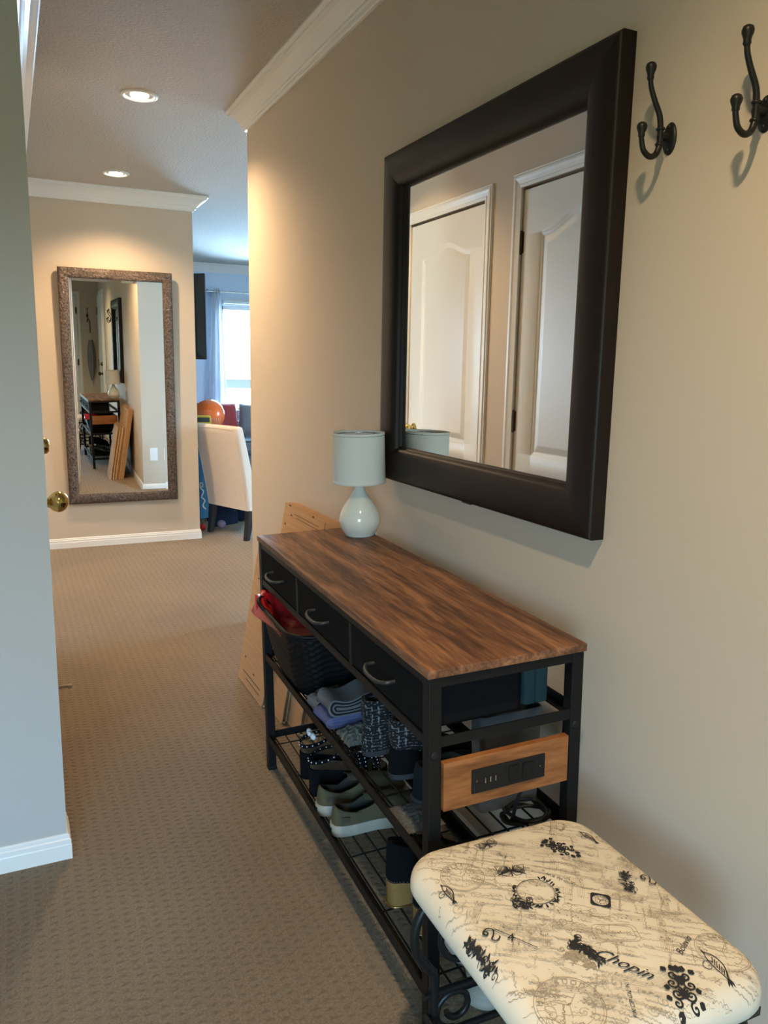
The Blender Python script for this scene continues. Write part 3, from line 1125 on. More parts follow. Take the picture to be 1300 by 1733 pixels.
b.obj('lamp_shade', 'shade_fabric', lp, fix=False)
b = MB()
b.tube([(0.0772 * cos(a), 0.0772 * sin(a), 0.308) for a in [2 * pi * k / 40 for k in range(40)]], 0.0018, 6, closed=True)
for k in range(3):
    a = 2 * pi * k / 3 + 0.4
    b.tube([(0.0765 * cos(a), 0.0765 * sin(a), 0.308), (0.014 * cos(a), 0.014 * sin(a), 0.296)], 0.0018, 6)
b.lathe([(0.014, 0.297), (0.016, 0.297), (0.016, 0.300), (0.014, 0.300)], n=20, caps=False)
b.tube([(0, 0, 0.200), (0, 0, 0.300)], 0.003, 6)
b.obj('shade_ring', 'silver', lp)
MB().tube(catmull([(0.040, -0.012, 0.004), (0.046, -0.018, 0.0035), (0.049, -0.022, -0.05), (0.050, -0.024, -0.2), (0.050, -0.022, -0.42)], 6), 0.0022, 6).obj('cord', 'cable_white', lp)


# ------------------------------------------------------------------ flattened boxes leaning on the wall beyond the table
def flat_box(xb, zt, lean, ya, yb, label, group, gap=0.012, cuts=()):
    """folded carton: two boards with a gap, bottom edge at x = xb, leaning to +X"""
    r = thing('flattened_box', label, 'cardboard box', M=T(xb, ya, 0.0) @ RY(lean), group=group)
    L_ = yb - ya
    H_ = zt
    b = MB()
    t_ = 0.0032
    for x in (0.0, gap):
        b.box(x, x + t_, 0, L_, 0.002, H_)
    b.box(0, gap + t_, 0, 0.004, 0.004, H_ * 0.02)
    b.box(0.0005, gap + t_ - 0.0005, L_ - 0.0035, L_ - 0.0005, 0.004, H_ - 0.002)
    b.box(t_, gap, 0.006, L_ - 0.006, 0.002, 0.005, 1)
    for (yy, zz, dy, dz) in cuts:
        b.box(-0.0006, 0.0004, yy, yy + dy, zz, zz + dz, 1)
    b.obj('board', ['cardboard', 'cardboard_edge'], r)
    return r


GC = 'flattened cardboard boxes leaning against the wall'
lean = radians(9.6)
cutset = [(0.10, 0.09, 0.02, 0.006), (0.36, 0.09, 0.03, 0.006), (0.05, 0.055, 0.22, 0.003), (0.05, 0.035, 0.22, 0.003), (0.42, 0.35, 0.004, 0.02), (0.20, 0.12, 0.006, 0.03)]
flat_box(0.800, 0.565, lean, 2.765, 3.105, 'front flattened cardboard box, short and narrow, standing farthest out on the carpet', GC, 0.013,
         [(0.26, 0.44, 0.018, 0.005), (0.275, 0.105, 0.018, 0.006), (0.14, 0.075, 0.02, 0.006), (0.05, 0.050, 0.24, 0.003), (0.05, 0.030, 0.19, 0.003), (0.25, 0.535, 0.05, 0.004)])
flat_box(0.826, 0.560, lean, 2.600, 3.095, 'second flattened cardboard box from the front, short, behind the narrow one', GC, 0.014, [(0.30, 0.50, 0.02, 0.006)])
flat_box(0.850, 0.555, lean, 2.480, 3.100, 'third flattened cardboard box from the front, short and longest of the low ones', GC, 0.016, [])
flat_box(0.872, 0.550, lean, 2.440, 3.085, 'low flattened cardboard box standing directly against the tall ones', GC, 0.010, [])
flat_box(0.888, 0.742, lean, 2.400, 3.105, 'front one of the tall flattened cardboard boxes, printed lines and slots near its top edge', GC, 0.010,
         [(0.60, 0.70, 0.020, 0.006), (0.63, 0.735, 0.025, 0.006), (0.30, 0.712, 0.28, 0.002), (0.30, 0.700, 0.25, 0.002), (0.30, 0.688, 0.06, 0.004), (0.24, 0.64, 0.003, 0.10), (0.66, 0.655, 0.018, 0.007), (0.36, 0.735, 0.020, 0.006)])
flat_box(0.9035, 0.742, lean, 2.395, 3.100, 'second of the tall flattened cardboard boxes behind the table end', GC, 0.009)
flat_box(0.9175, 0.741, lean, 2.390, 3.095, 'third of the tall flattened cardboard boxes behind the table end', GC, 0.008)
flat_box(0.9305, 0.739, lean, 2.385, 3.090, 'rearmost tall flattened cardboard box, the one touching the wall', GC, 0.007)


# ------------------------------------------------------------------ upholstered stool
SC = (0.744, 0.872)
SA, SB, SR, SZ = 0.189, 0.236, 0.072, 0.427   # half sizes, corner radius, rim height
ROLLR = 0.030
SROT = radians(-0.8)
st_ = thing('stool', 'iron scroll stool with a cream printed padded seat, in front of the shoe table', 'stool', loc=(SC[0], SC[1], 0), rot=(0, 0, SROT))


def rr_dist(x, y):
    qx, qy = abs(x) - (SA - SR), abs(y) - (SB - SR)
    return -(min(max(qx, qy), 0) + sqrt(max(qx, 0) ** 2 + max(qy, 0) ** 2) - SR)


def seat_z(x, y, d=None):
    d = rr_dist(x, y) if d is None else d
    k = 1.0 if d >= ROLLR else sqrt(max(0.0, 1 - ((ROLLR - d) / ROLLR) ** 2))
    c_ = max(0, 1 - (x / SA) ** 2) * max(0, 1 - (y / SB) ** 2)
    w_ = 0.0010 * sin(23 * x + 9 * y) * sin(17 * y - 6 * x)
    return SZ + (ROLLR * k) + 0.013 * c_ ** 0.6 + w_


b = MB()
rings = []


def ring_at(d, z=None):
    pts = rrect(SA - d, SB - d, max(SR - d, 0.004), 12)
    return [(x, y, seat_z(x, y, max(d, 0)) if z is None else z) for x, y in pts]


rings.append(ring_at(0.026, SZ - 0.022))
rings.append(ring_at(0.012, SZ - 0.020))
rings.append(ring_at(0.004, SZ - 0.013))
rings.append(ring_at(0.000, SZ - 0.005))
for d in (0.0, 0.0006, 0.002, 0.004, 0.007, 0.011, 0.016, 0.022, 0.029, 0.04, 0.055, 0.075, 0.10, 0.125, 0.15, 0.17, 0.183):
    rings.append(ring_at(d))
b.grid(rings, 0, True, False, True)
b.fan(rings[0], 0, True)
b.fan(rings[-1], 0, False, True)


class Ink:
    def __init__(s):
        s.b = b

    def place(s, p, lift=0.0007):
        x, y = p
        d = rr_dist(x, y)
        if d < 0.0015:
            return None
        return (x, y, seat_z(x, y) + lift)

    def line(s, pts, w, mi):
        pts = [Vector(p[:2]) for p in pts]
        dense = [pts[0]]
        for a, c in zip(pts, pts[1:]):
            n = max(1, int((c - a).length / 0.006))
            dense += [a + (c - a) * k / n for k in range(1, n + 1)]
        L_, R_ = [], []
        N = len(dense)

        def flush():
            if len(L_) > 1:
                s.b.grid([list(L_), list(R_)], mi, True)
            L_.clear()
            R_.clear()
        for i, p in enumerate(dense):
            t_ = dense[min(i + 1, N - 1)] - dense[max(i - 1, 0)]
            if t_.length < 1e-9:
                continue
            n = Vector((-t_.y, t_.x)).normalized() * w / 2
            wv = 1.0 if callable(w) else 1.0
            lf = 0.0004 if mi == 2 else 0.0008
            A, B = s.place(p + n * wv, lf), s.place(p - n * wv, lf)
            if A is None or B is None:
                flush()
                continue
            L_.append(A)
            R_.append(B)
        flush()

    def poly(s, pts, mi):
        q = [s.place(p, 0.0005 if mi == 2 else 0.0009) for p in pts]
        if all(q):
            s.b.fan(q, mi)

    def text(s, txt, c, size, ang, mi, shear=0.3, bold=0.0):
        cu = bpy.data.curves.new('t', 'FONT')
        cu.body = txt
        cu.size = size
        cu.shear = shear
        cu.align_x = 'CENTER'
        cu.align_y = 'CENTER'
        cu.resolution_u = 3
        cu.offset = bold
        ob = bpy.data.objects.new('t', cu)
        COL.objects.link(ob)
        dg = bpy.context.evaluated_depsgraph_get()
        me = bpy.data.meshes.new_from_object(ob.evaluated_get(dg))
        ca, sa = cos(ang), sin(ang)
        vs = [s.place((c[0] + p.co.x * ca - p.co.y * sa, c[1] + p.co.x * sa + p.co.y * ca), 0.0007) for p in me.vertices]
        if all(vs) and vs:
            s.b.add(vs, [tuple(p.vertices) for p in me.polygons], mi, True)
        bpy.data.objects.remove(ob)
        bpy.data.curves.remove(cu)
        bpy.data.meshes.remove(me)


ink = Ink()


def L2(wx, wy):
    """world xy -> stool local"""
    dx, dy = wx - SC[0], wy - SC[1]
    c_, s_ = cos(-SROT), sin(-SROT)
    return (dx * c_ - dy * s_, dx * s_ + dy * c_)


def circ(c, r, w, mi, a0=0, a1=2 * pi, n=40, sq=1.0):
    ink.line([(c[0] + r * cos(a0 + (a1 - a0) * k / n), c[1] + r * sq * sin(a0 + (a1 - a0) * k / n)) for k in range(n + 1)], w, mi)


def xf(c, ang, sc, pts):
    ca, sa = cos(ang), sin(ang)
    return [(c[0] + sc * (x * ca - y * sa), c[1] + sc * (x * sa + y * ca)) for x, y in pts]


def spiral(c, r, turns, a0, w, mi, hand=1):
    n = int(20 * turns) + 6
    ink.line([(c[0] + r * (1 - k / n) * cos(a0 + hand * 2 * pi * turns * k / n), c[1] + r * (1 - k / n) * sin(a0 + hand * 2 * pi * turns * k / n)) for k in range(n)], w, mi)


def leaf(c, ang, ln, wd, mi):
    pts = [(0, 0), (0.25, 0.42), (0.6, 0.5), (1, 0), (0.6, -0.5), (0.25, -0.42)]
    ca, sa = cos(ang), sin(ang)
    ink.poly([(c[0] + ln * x * ca - wd * y * sa, c[1] + ln * x * sa + wd * y * ca) for x, y in pts], mi)


# faint handwriting, staves and stamps over the whole seat
rnd = random.Random(3)
base_ang = radians(-38)
for k in range(720):
    x, y = rnd.uniform(-SA, SA), rnd.uniform(-SB, SB)
    a = base_ang + rnd.gauss(0, 0.10) + (pi / 2 if rnd.random() < 0.14 else 0)
    ln = rnd.uniform(0.012, 0.05)
    ph, am = rnd.uniform(0, 6), rnd.uniform(0.0010, 0.0026)
    fr = rnd.uniform(650, 1300)
    n = int(ln / 0.0007)
    pts = [(x + q * ln / n * cos(a) - am * sin(ph + fr * q * ln / n) * (0.6 + 0.4 * sin(q * 0.31 + ph)) * sin(a), y + q * ln / n * sin(a) + am * sin(ph + fr * q * ln / n) * (0.6 + 0.4 * sin(q * 0.31 + ph)) * cos(a)) for q in range(n + 1)]
    ink.line(pts, rnd.uniform(0.0004, 0.0008), 2)
for k in range(48):
    x, y = rnd.uniform(-SA + 0.03, SA - 0.03), rnd.uniform(-SB + 0.03, SB - 0.03)
    a = base_ang + rnd.choice((0, 0, pi / 2)) + rnd.gauss(0, 0.05)
    ln = rnd.uniform(0.03, 0.07)
    for j in range(5):
        ox, oy = -sin(a) * j * 0.0026, cos(a) * j * 0.0026
        ink.line([(x + ox, y + oy), (x + ox + ln * cos(a), y + oy + ln * sin(a))], 0.00035, 2)
    for j in range(6):
        q = rnd.uniform(0, ln)
        h_ = rnd.uniform(-0.001, 0.010)
        leaf((x + q * cos(a) - h_ * sin(a), y + q * sin(a) + h_ * cos(a)), a, 0.0032, 0.0022, 2)
for k in range(130):
    x, y = rnd.uniform(-SA + 0.02, SA - 0.02), rnd.uniform(-SB + 0.02, SB - 0.02)
    spiral((x, y), rnd.uniform(0.004, 0.011), rnd.uniform(0.8, 1.8), rnd.uniform(0, 6), 0.0006, 2, rnd.choice((-1, 1)))
for k in range(150):
    x, y = rnd.uniform(-SA + 0.02, SA - 0.02), rnd.uniform(-SB + 0.02, SB - 0.02)
    a = base_ang + rnd.gauss(0, 0.3)
    leaf((x, y), a, rnd.uniform(0.002, 0.006), 0.0009, 1 if rnd.random() < 0.3 else 2)


def clock(c, r, mi, name):
    for q, w in ((1.0, 0.0009), (0.93, 0.0005), (0.70, 0.0005)):
        circ(c, r * q, w, mi)
    for k in range(12):
        a = 2 * pi * k / 12
        ink.line([(c[0] + r * q * cos(a), c[1] + r * q * sin(a)) for q in (0.58, 0.68)], 0.0009, mi)
    for a, ln in ((0.6, 0.45), (2.4, 0.55), (4.3, 0.4)):
        ink.line([c, (c[0] + r * ln * cos(a), c[1] + r * ln * sin(a))], 0.0008, mi)
    for k, ch in enumerate(name):
        a = 2.6 - k * 0.30
        ink.text(ch, (c[0] + r * 0.815 * cos(a), c[1] + r * 0.815 * sin(a)), r * 0.25, a - pi / 2, mi, 0)


def damask(c, ang, s):
    for sg in (-1, 1):
        for (x, y, r, tn, a0) in ((0.20, 0.62, 0.20, 1.4, pi), (0.30, 0.25, 0.24, 1.6, pi / 2), (0.22, -0.18, 0.22, 1.5, pi), (0.30, -0.55, 0.18, 1.3, pi / 2), (0.12, 0.02, 0.13, 1.2, 0)):
            p = xf(c, ang, s, [(sg * x, y)])[0]
            spiral(p, r * s, tn, (a0 if sg > 0 else pi - a0) + ang, 0.0027, 1, sg)
        for (x, y, a, ln) in ((0.12, 0.8, 1.2, 0.3), (0.40, 0.75, 0.9, 0.25), (0.42, 0.02, 0.3, 0.22), (0.45, -0.35, -0.4, 0.22), (0.18, -0.75, -1.2, 0.35), (0.05, 0.35, 1.4, 0.3)):
            p = xf(c, ang, s, [(sg * x, y)])[0]
            leaf(p, ang + (a if sg > 0 else pi - a), ln * s, 0.24 * s, 1)
    for (y, ln) in ((0.75, 0.34), (0.2, 0.4), (-0.35, 0.4), (-0.95, -0.3)):
        leaf(xf(c, ang, s, [(0, y)])[0], ang + pi / 2, ln * s, 0.32 * s, 1)


def bird(c, ang, s):
    body = catmull([(x, y, 0) for x, y in ((-1, 0.35), (-0.55, 0.55), (0.1, 0.42), (0.6, 0.0), (1.0, -0.45))], 5)
    belly = catmull([(x, y, 0) for x, y in ((-1, 0.35), (-0.6, 0.05), (0.0, -0.2), (0.55, -0.3), (1.0, -0.45))], 5)
    ink.line(xf(c, ang, s, [(p.x, p.y) for p in body]), 0.0016, 1)
    ink.line(xf(c, ang, s, [(p.x, p.y) for p in belly]), 0.0014, 1)
    for k in range(7):
        q = -0.5 + 0.17 * k
        ink.line(xf(c, ang, s, [(q, 0.42 - 0.06 * k), (q + 0.25, 0.0 - 0.05 * k)]), 0.0013, 1)
    spiral(xf(c, ang, s, [(-0.25, -0.35)])[0], 0.42 * s, 1.3, ang + 1.5, 0.0009, 1)
    for a in (-0.2, -0.55, -0.9):
        leaf(xf(c, ang, s, [(0.8, -0.3)])[0], ang + a, 0.55 * s, 0.12 * s, 1)
    leaf(xf(c, ang, s, [(-0.85, 0.3)])[0], ang + 2.9, 0.35 * s, 0.12 * s, 1)


def butterfly(c, ang, s, solid=True):
    for sg in (-1, 1):
        wing = [(0, 0.05), (sg * 0.35, 0.55), (sg * 0.95, 0.62), (sg * 0.85, 0.15), (sg * 0.55, 0.0), (sg * 0.62, -0.35), (sg * 0.25, -0.45), (0, -0.08)]
        ink.line(xf(c, ang, s, wing), 0.0012, 1)
        for k in range(9):
            t_ = k / 8
            ink.line(xf(c, ang, s, [(sg * 0.05, 0.0), (sg * (0.25 + 0.65 * t_), 0.60 - 0.95 * t_)]), 0.0014 if solid else 0.0008, 1)
        for k in range(5):
            circ(xf(c, ang, s, [(sg * (0.55 + 0.07 * k), 0.42 - 0.12 * k)])[0], 0.07 * s, 0.0010, 1, n=10)
    ink.line(xf(c, ang, s, [(0, 0.4), (0, -0.5)]), 0.0020, 1)


def wreath(c, r):
    circ(c, r, 0.0010, 1)
    circ(c, r * 0.93, 0.0005, 2)
    for k in range(34):
        a = 2 * pi * k / 34
        if 0.9 < a < 2.2:
            continue
        for j in range(2):
            leaf((c[0] + r * (1.02 + 0.08 * j) * cos(a), c[1] + r * (1.02 + 0.08 * j) * sin(a)), a + rnd.uniform(-1.3, 1.3), r * rnd.uniform(0.2, 0.42), r * 0.09, 1)


def stamp(c, ang, s):
    outer = [(-1, -1), (1, -1), (1, 1), (-1, 1)]
    N = 28
    # dark square with a pale round dial left open
    for k in range(N):
        a0, a1 = 2 * pi * k / N, 2 * pi * (k + 1) / N

        def sqp(a):
            q = 1 / max(abs(cos(a)), abs(sin(a)))
            return (q * cos(a), q * sin(a))
        quad = [(0.80 * cos(a0), 0.80 * sin(a0)), sqp(a0), sqp(a1), (0.80 * cos(a1), 0.80 * sin(a1))]
        ink.poly(xf(c, ang, s, quad), 1)
    circ(c, s * 0.52, 0.0006, 1)
    for k in range(12):
        a = 2 * pi * k / 12
        leaf(xf(c, ang, s, [(0.58 * cos(a), 0.58 * sin(a))])[0], a + ang, 0.16 * s, 0.06 * s, 1)
    ink.line(xf(c, ang, s, [(-0.3, 0.25), (0, 0), (0.32, 0.2)]), 0.0011, 1)
    ink.line(xf(c, ang, s, [(0, 0), (-0.12, -0.4)]), 0.0011, 1)


def tuft(c, ang, ln, w, n, mi=1):
    for k in range(n):
        q = rnd.uniform(-ln / 2, ln / 2)
        p = (c[0] + q * cos(ang) - rnd.uniform(-w, w) * sin(ang), c[1] + q * sin(ang) + rnd.uniform(-w, w) * cos(ang))
        leaf(p, ang + rnd.uniform(-1.6, 1.6), rnd.uniform(0.006, 0.014), 0.0030, mi)
    for k in range(n // 2):
        q = rnd.uniform(-ln / 2, ln / 2)
        spiral((c[0] + q * cos(ang) + rnd.uniform(-w, w), c[1] + q * sin(ang) + rnd.uniform(-w, w)), 0.006, 1.3, rnd.uniform(0, 6), 0.0011, mi)


def curl_r(c, ang, s):
    pts = catmull([(x, y, 0) for x, y in ((-0.15, -0.3), (-0.45, 0.0), (-0.2, 0.45), (0.3, 0.4), (0.35, -0.1), (0.2, -0.6), (0.55, -0.75), (0.8, -0.45), (0.8, -0.25))], 6)
    ink.line(xf(c, ang, s, [(p.x, p.y) for p in pts]), 0.0022, 1)
    circ(xf(c, ang, s, [(-0.28, -0.05)])[0], 0.2 * s, 0.0022, 1, n=14)


damask(L2(0.776, 0.673), radians(-38) + radians(8), 0.040)
damask(L2(0.821, 1.000), radians(25), 0.032)
clock(L2(0.626, 1.003), 0.036, 2, 'BENIER')
clock(L2(0.619, 0.715), 0.047, 2, 'MIN-BUOD')
clock(L2(0.884, 0.705), 0.038, 2, 'MIN-BUO')
bird(L2(0.585, 0.978), radians(-70), 0.020)
bird(L2(0.853, 0.687), radians(-75), 0.026)
butterfly(L2(0.704, 0.978), radians(-20), 0.026)
butterfly(L2(0.713, 1.062), radians(10), 0.022, False)
bird(L2(0.893, 1.012), radians(-60), 0.018)
wreath(L2(0.710, 0.917), 0.030)
tuft(L2(0.672, 0.905), radians(-35), 0.03, 0.012, 22)
stamp(L2(0.791, 0.859), radians(-38), 0.0155)
tuft(L2(0.864, 0.880), radians(62), 0.048, 0.006, 34)
curl_r(L2(0.902, 0.878), radians(-30), 0.018)
curl_r(L2(0.594, 0.872), radians(-30), 0.019)
tuft(L2(0.564, 0.846), radians(90), 0.075, 0.004, 40)
ink.text('4', L2(0.616, 0.850), 0.022, radians(-25), 1, 0.2)
ink.line([L2(0.606, 0.875), L2(0.640, 0.815)], 0.0014, 1)
tuft(L2(0.680, 0.775), radians(-70), 0.035, 0.010, 40, 2)
tuft(L2(0.702, 0.776), radians(-75), 0.045, 0.007, 34)
tuft(L2(0.690, 0.800), radians(20), 0.03, 0.004, 16)
ink.text('Chopin', L2(0.730, 0.742), 0.027, radians(-56), 1, 0.6)
ink.text('Bolevio', L2(0.840, 0.735), 0.015, radians(28), 1, 0.3)
ink.text('Bolero', L2(0.868, 1.052), 0.010, radians(28), 2, 0.3)
ink.text('QUE TO QUAT', L2(0.765, 0.925), 0.0075, radians(-60), 1, 0.0)
ink.text('JNCE', L2(0.716, 1.022), 0.0085, radians(-68), 1, 0.0)
ink.text('PIN OP GN. N. I', L2(0.700, 0.690), 0.0085, radians(62), 1, 0.2)
c_ = L2(0.763, 0.792)
for s_ in (1.0, 0.82):
    ink.line(xf(c_, radians(-20), 1, [(x * s_, y * s_) for x, y in rrect(0.034, 0.018, 0.010, 4)] + [(0.034 * s_, 0.008 * s_)]), 0.0007, 2)
ink.text('Benda-Avoc', c_, 0.0095, radians(-20), 2, 0.2)
b.obj('seat_cushion', ['cream_fabric', 'ink_black', 'ink_tan'], st_, fix=False)

# iron frame of the stool
rb = MB()
rb.box(-SA + 0.02, SA - 0.02, -SB + 0.02, SB - 0.02, SZ - 0.036, SZ - 0.0225)
rb.obj('seat_board', 'black_wood', st_)


def scroll_side(name, y):
    """C-scrolled end frame in the plane y"""
    for sg in (-1, 1):
        b = MB()
        top = SZ - 0.034
        pts = catmull([(sg * 0.135, y, top), (sg * 0.160, y, top - 0.016), (sg * 0.176, y, top - 0.055), (sg * 0.170, y, top - 0.100), (sg * 0.146, y, top - 0.135), (sg * 0.136, y, top - 0.165), (sg * 0.140, y, 0.075), (sg * 0.172, y, 0.025), (sg * 0.195, y, 0.010), (sg * 0.206, y, 0.026), (sg * 0.196, y, 0.040)], 8)
        b.tube(pts, 0.0085, 10)
        b.obj('leg', 'iron', st_)
    b = MB()
    for sg in (-1, 1):
        pts = []
        for k in range(46):
            a = pi * 0.5 - sg * (2 * pi * 1.35 * k / 45)
            r_ = 0.056 * (1 - 0.62 * k / 45)
            pts.append((sg * 0.075 + r_ * cos(a), y, SZ - 0.125 + r_ * sin(a)))
        b.tube(pts, 0.006, 8)
        pts = []
        for k in range(40):
            a = -pi * 0.5 + sg * (2 * pi * 1.2 * k / 39)
            r_ = 0.042 * (1 - 0.6 * k / 39)
            pts.append((sg * 0.092 + r_ * cos(a), y, 0.165 + r_ * sin(a)))
        b.tube(pts, 0.006, 8)
    b.tube([(-0.155, y, 0.205), (0.155, y, 0.205)], 0.0065, 8)
    b.tube([(-0.158, y, 0.118), (0.158, y, 0.118)], 0.0065, 8)
    b.obj('scroll_panel', 'iron', st_)


scroll_side('near', -0.185)
scroll_side('far', 0.185)
for sg in (-1, 1):
    MB().tube([(sg * 0.15, -0.185, 0.165), (sg * 0.15, 0.185, 0.165)], 0.0065, 8).obj('stretcher', 'iron', st_)

# ------------------------------------------------------------------ things on the shelves
def TS(v_, u_, z_):
    return TM @ T(v_, u_, z_)


Z_MID, Z_LOW = 0.3815, 0.1025
OUTL = [(0.0, 0.0), (0.015, 0.15), (0.06, 0.25), (0.16, 0.325), (0.30, 0.345), (0.45, 0.36), (0.60, 0.44), (0.72, 0.485), (0.84, 0.44), (0.93, 0.31), (0.98, 0.16), (1.0, 0.0)]


def outline(L_, W_, off=0.0, flip=1):
    pts = [(x * L_, w * W_) for x, w in OUTL]
    sm = catmull([(x, w, 0) for x, w in pts], 3)
    up = [(p.x, p.y) for p in sm]
    ring = up + [(x, -y) for x, y in up[-2:0:-1]]
    if off:
        cx = L_ / 2
        ring = [(cx + (x - cx) * (1 + off / (L_ / 2)), y * (1 + off / (W_ / 2))) for x, y in ring]
    return [(x, y + flip * 0.05 * W_ * sin(pi * x / L_)) for x, y in ring]


def upper_rings(ring, L_, z0, zh, zs, zt, open_end=0.50, lev=9, lean=0.62):
    rows = []
    for k in range(lev + 1):
        e_ = k / lev
        row = []
        for x, y in ring:
            s_ = min(max(x / L_, 0), 1)
            qx, qy = 0.04 * L_ + s_ * (open_end - 0.04) * L_, y * lean
            zr = zh + (zs - zh) * sin(pi / 2 * min(1, s_ / 0.45)) if s_ < 0.45 else zs + (zt - zs) * min(1, (s_ - 0.45) / 0.5)
            f_ = e_ ** 1.5
            g_ = 1 - (1 - e_) ** 2.1
            row.append((x + (qx - x) * f_, y + (qy - y) * f_, z0 + (zr - z0) * g_))
        rows.append(row)
    return rows


def inner(rows, z0, mb, mi):
    rim = rows[-1]
    cx = sum(p[0] for p in rim) / len(rim)
    cy = sum(p[1] for p in rim) / len(rim)
    a = [(cx + (p[0] - cx) * 0.93, cy + (p[1] - cy) * 0.90, p[2] - 0.001) for p in rim]
    c = [(cx + (p[0] - cx) * 0.95, cy + (p[1] - cy) * 0.9, z0 + 0.004) for p in rim]
    mb.grid([rim, a, c], mi, True, False, True)
    mb.fan(c, mi)


# olive sneakers
def sneaker(M, label, flip):
    r = thing('sneaker', label, 'shoe', M=M, group='olive canvas sneakers')
    L_, W_ = 0.262, 0.094
    s = MB()
    o = outline(L_, W_, 0.003, flip)
    s.grid([[(x, y, 0) for x, y in o], [(x, y, 0.004) for x, y in outline(L_, W_, 0.004, flip)], [(x, y, 0.026) for x, y in o], [(x, y, 0.029) for x, y in outline(L_, W_, 0.001, flip)]], 0, True, False, True)
    s.fan([(x, y, 0) for x, y in o])
    s.fan([(x, y, 0.029) for x, y in outline(L_, W_, 0.001, flip)])
    so = s.obj('sole', 'rubber_white', r)
    b = MB()
    for q in (-1, 0, 1):
        b.box(-0.0045, 0.001, q * 0.006 - 0.002, q * 0.006 + 0.002, 0.010, 0.020)
    b.obj('heel_tab', 'outlet_black', so)
    rows = upper_rings(outline(L_, W_, -0.001, flip), L_, 0.027, 0.076, 0.056, 0.078)
    u_ = MB()
    u_.grid(rows, 0, True, False, True)
    inner(rows, 0.03, u_, 1)
    uo = u_.obj('upper', ['olive_canvas', 'dark_lining'], r)
    b = MB()
    b.grid([[(0.020 + 0.020 * i / 3, -(0.0235 + 0.0065 * i / 3) - 0.0015, 0.040 + 0.013 * j) for j in range(2)] for i in range(4)], 0, False)
    b.grid([[(0.020 + 0.020 * i / 3, -(0.0235 + 0.0065 * i / 3) - 0.0004, 0.040 + 0.013 * j) for j in range(2)] for i in range(4)], 0, False)
    b.obj('side_patch', 'olive_patch', uo)
    tb_ = MB()
    tb_.grid([[(0.085 + 0.055 * i / 6, -0.020 + 0.040 * j / 6, 0.072 + 0.010 * sin(pi * j / 6) + 0.014 * (1 - i / 6)) for j in range(7)] for i in range(7)], 0, True)
    tb_.obj('tongue', 'olive_canvas', r)
    lc = MB()
    for k in range(4):
        x = 0.118 + 0.016 * k
        lc.tube(catmull([(x, -0.022, 0.071 - 0.003 * k), (x + 0.004, 0, 0.084 - 0.004 * k), (x, 0.022, 0.071 - 0.003 * k)], 5), 0.0022, 6)
    lc.obj('lace', 'insole', r)
    return r


SN1 = sneaker(TS(0.018, 0.586, Z_LOW) @ RZ(radians(-1)), 'olive canvas sneaker with white sole on the bottom shelf, the one nearer the camera', 1)
sneaker(TS(0.014, 0.690, Z_LOW) @ RZ(radians(1)), 'olive canvas sneaker with white sole on the bottom shelf, next to the black sandals', -1)


# black pearl platform sandals
def sandal(M, label, flip, bow):
    r = thing('sandal', label, 'sandal', M=M, group='black pearl platform sandals')
    L_, W_ = 0.235, 0.086
    s = MB()
    o0, o1 = outline(L_, W_, 0, flip), outline(L_, W_, 0.001, flip)
    zt = lambda x: 0.080 - 0.036 * min(1, max(0, (x / L_ - 0.18) / 0.5))
    s.grid([[(x, y, 0) for x, y in o0], [(x, y, zt(x) - 0.004) for x, y in o1], [(x, y, zt(x)) for x, y in o0]], 0, True, False, True)
    s.fan([(x, y, 0) for x, y in o0])
    s.obj('platform_sole', 'suede_black', r)
    f = MB()
    f.fan([(x, y, zt(x) + 0.0008) for x, y in outline(L_, W_, -0.003, flip)])
    f.obj('insole', 'insole', r)
    st = MB()
    pe = st

    def strap(x, w, h):
        P = []
        for i in range(3):
            xx = x - w / 2 + w * i / 2
            P.append([(xx + 0.006 * sin(pi * j / 12), 0.040 * cos(pi * j / 12), zt(xx) - 0.004 + h * sin(pi * j / 12)) for j in range(13)])
        st.grid(P, 0, True)
        st.grid([[(p[0], p[1] * 0.95, p[2] - 0.0022) for p in row] for row in P], 0, True)
        for j in range(1, 12):
            for q in (-1, 1):
                pe.ball((x + q * w * 0.28 + 0.006 * sin(pi * j / 12), 0.0405 * cos(pi * j / 12), zt(x) - 0.003 + h * sin(pi * j / 12)), 0.0020, 8, 1)
    strap(0.145, 0.030, 0.046)
    strap(0.185, 0.024, 0.036)
    # ankle strap round the heel
    an = [(0.030 + 0.030 * (1 - cos(a)) if False else 0.045 - 0.045 * cos(a), 0.034 * sin(a), 0.080 + 0.022 + 0.018 * (1 - cos(a)) * 0.5) for a in [pi * (-0.95) + 2 * pi * 0.95 * k / 30 for k in range(31)]]
    st.grid([[(p[0], p[1], p[2] + dz) for p in an] for dz in (-0.006, 0.006)], 0, True)
    for k in range(1, 30, 2):
        p = an[k]
        pe.ball((p[0] - 0.001, p[1] * 1.04, p[2]), 0.0022, 8, 1)
    st.obj('strap', ['suede_black', 'pearl'], r)
    if bow:
        bw = MB()
        for q in (-1, 1):
            bw.ball((0.035, q * 0.016, 0.128), (0.008, 0.014, 0.010), 12)
        bw.ball((0.030, 0, 0.130), 0.007, 10)
        bw.obj('bow', 'white_print', r)
    return r


sandal(TS(0.025, 0.786, Z_LOW) @ RZ(radians(0)), 'black platform sandal with pearl studs on the bottom shelf, nearer the sneakers', 1, False)
sandal(TS(0.030, 0.885, Z_LOW) @ RZ(radians(1)), 'black pearl platform sandal with a pale bow, the one farther from the sneakers', -1, True)


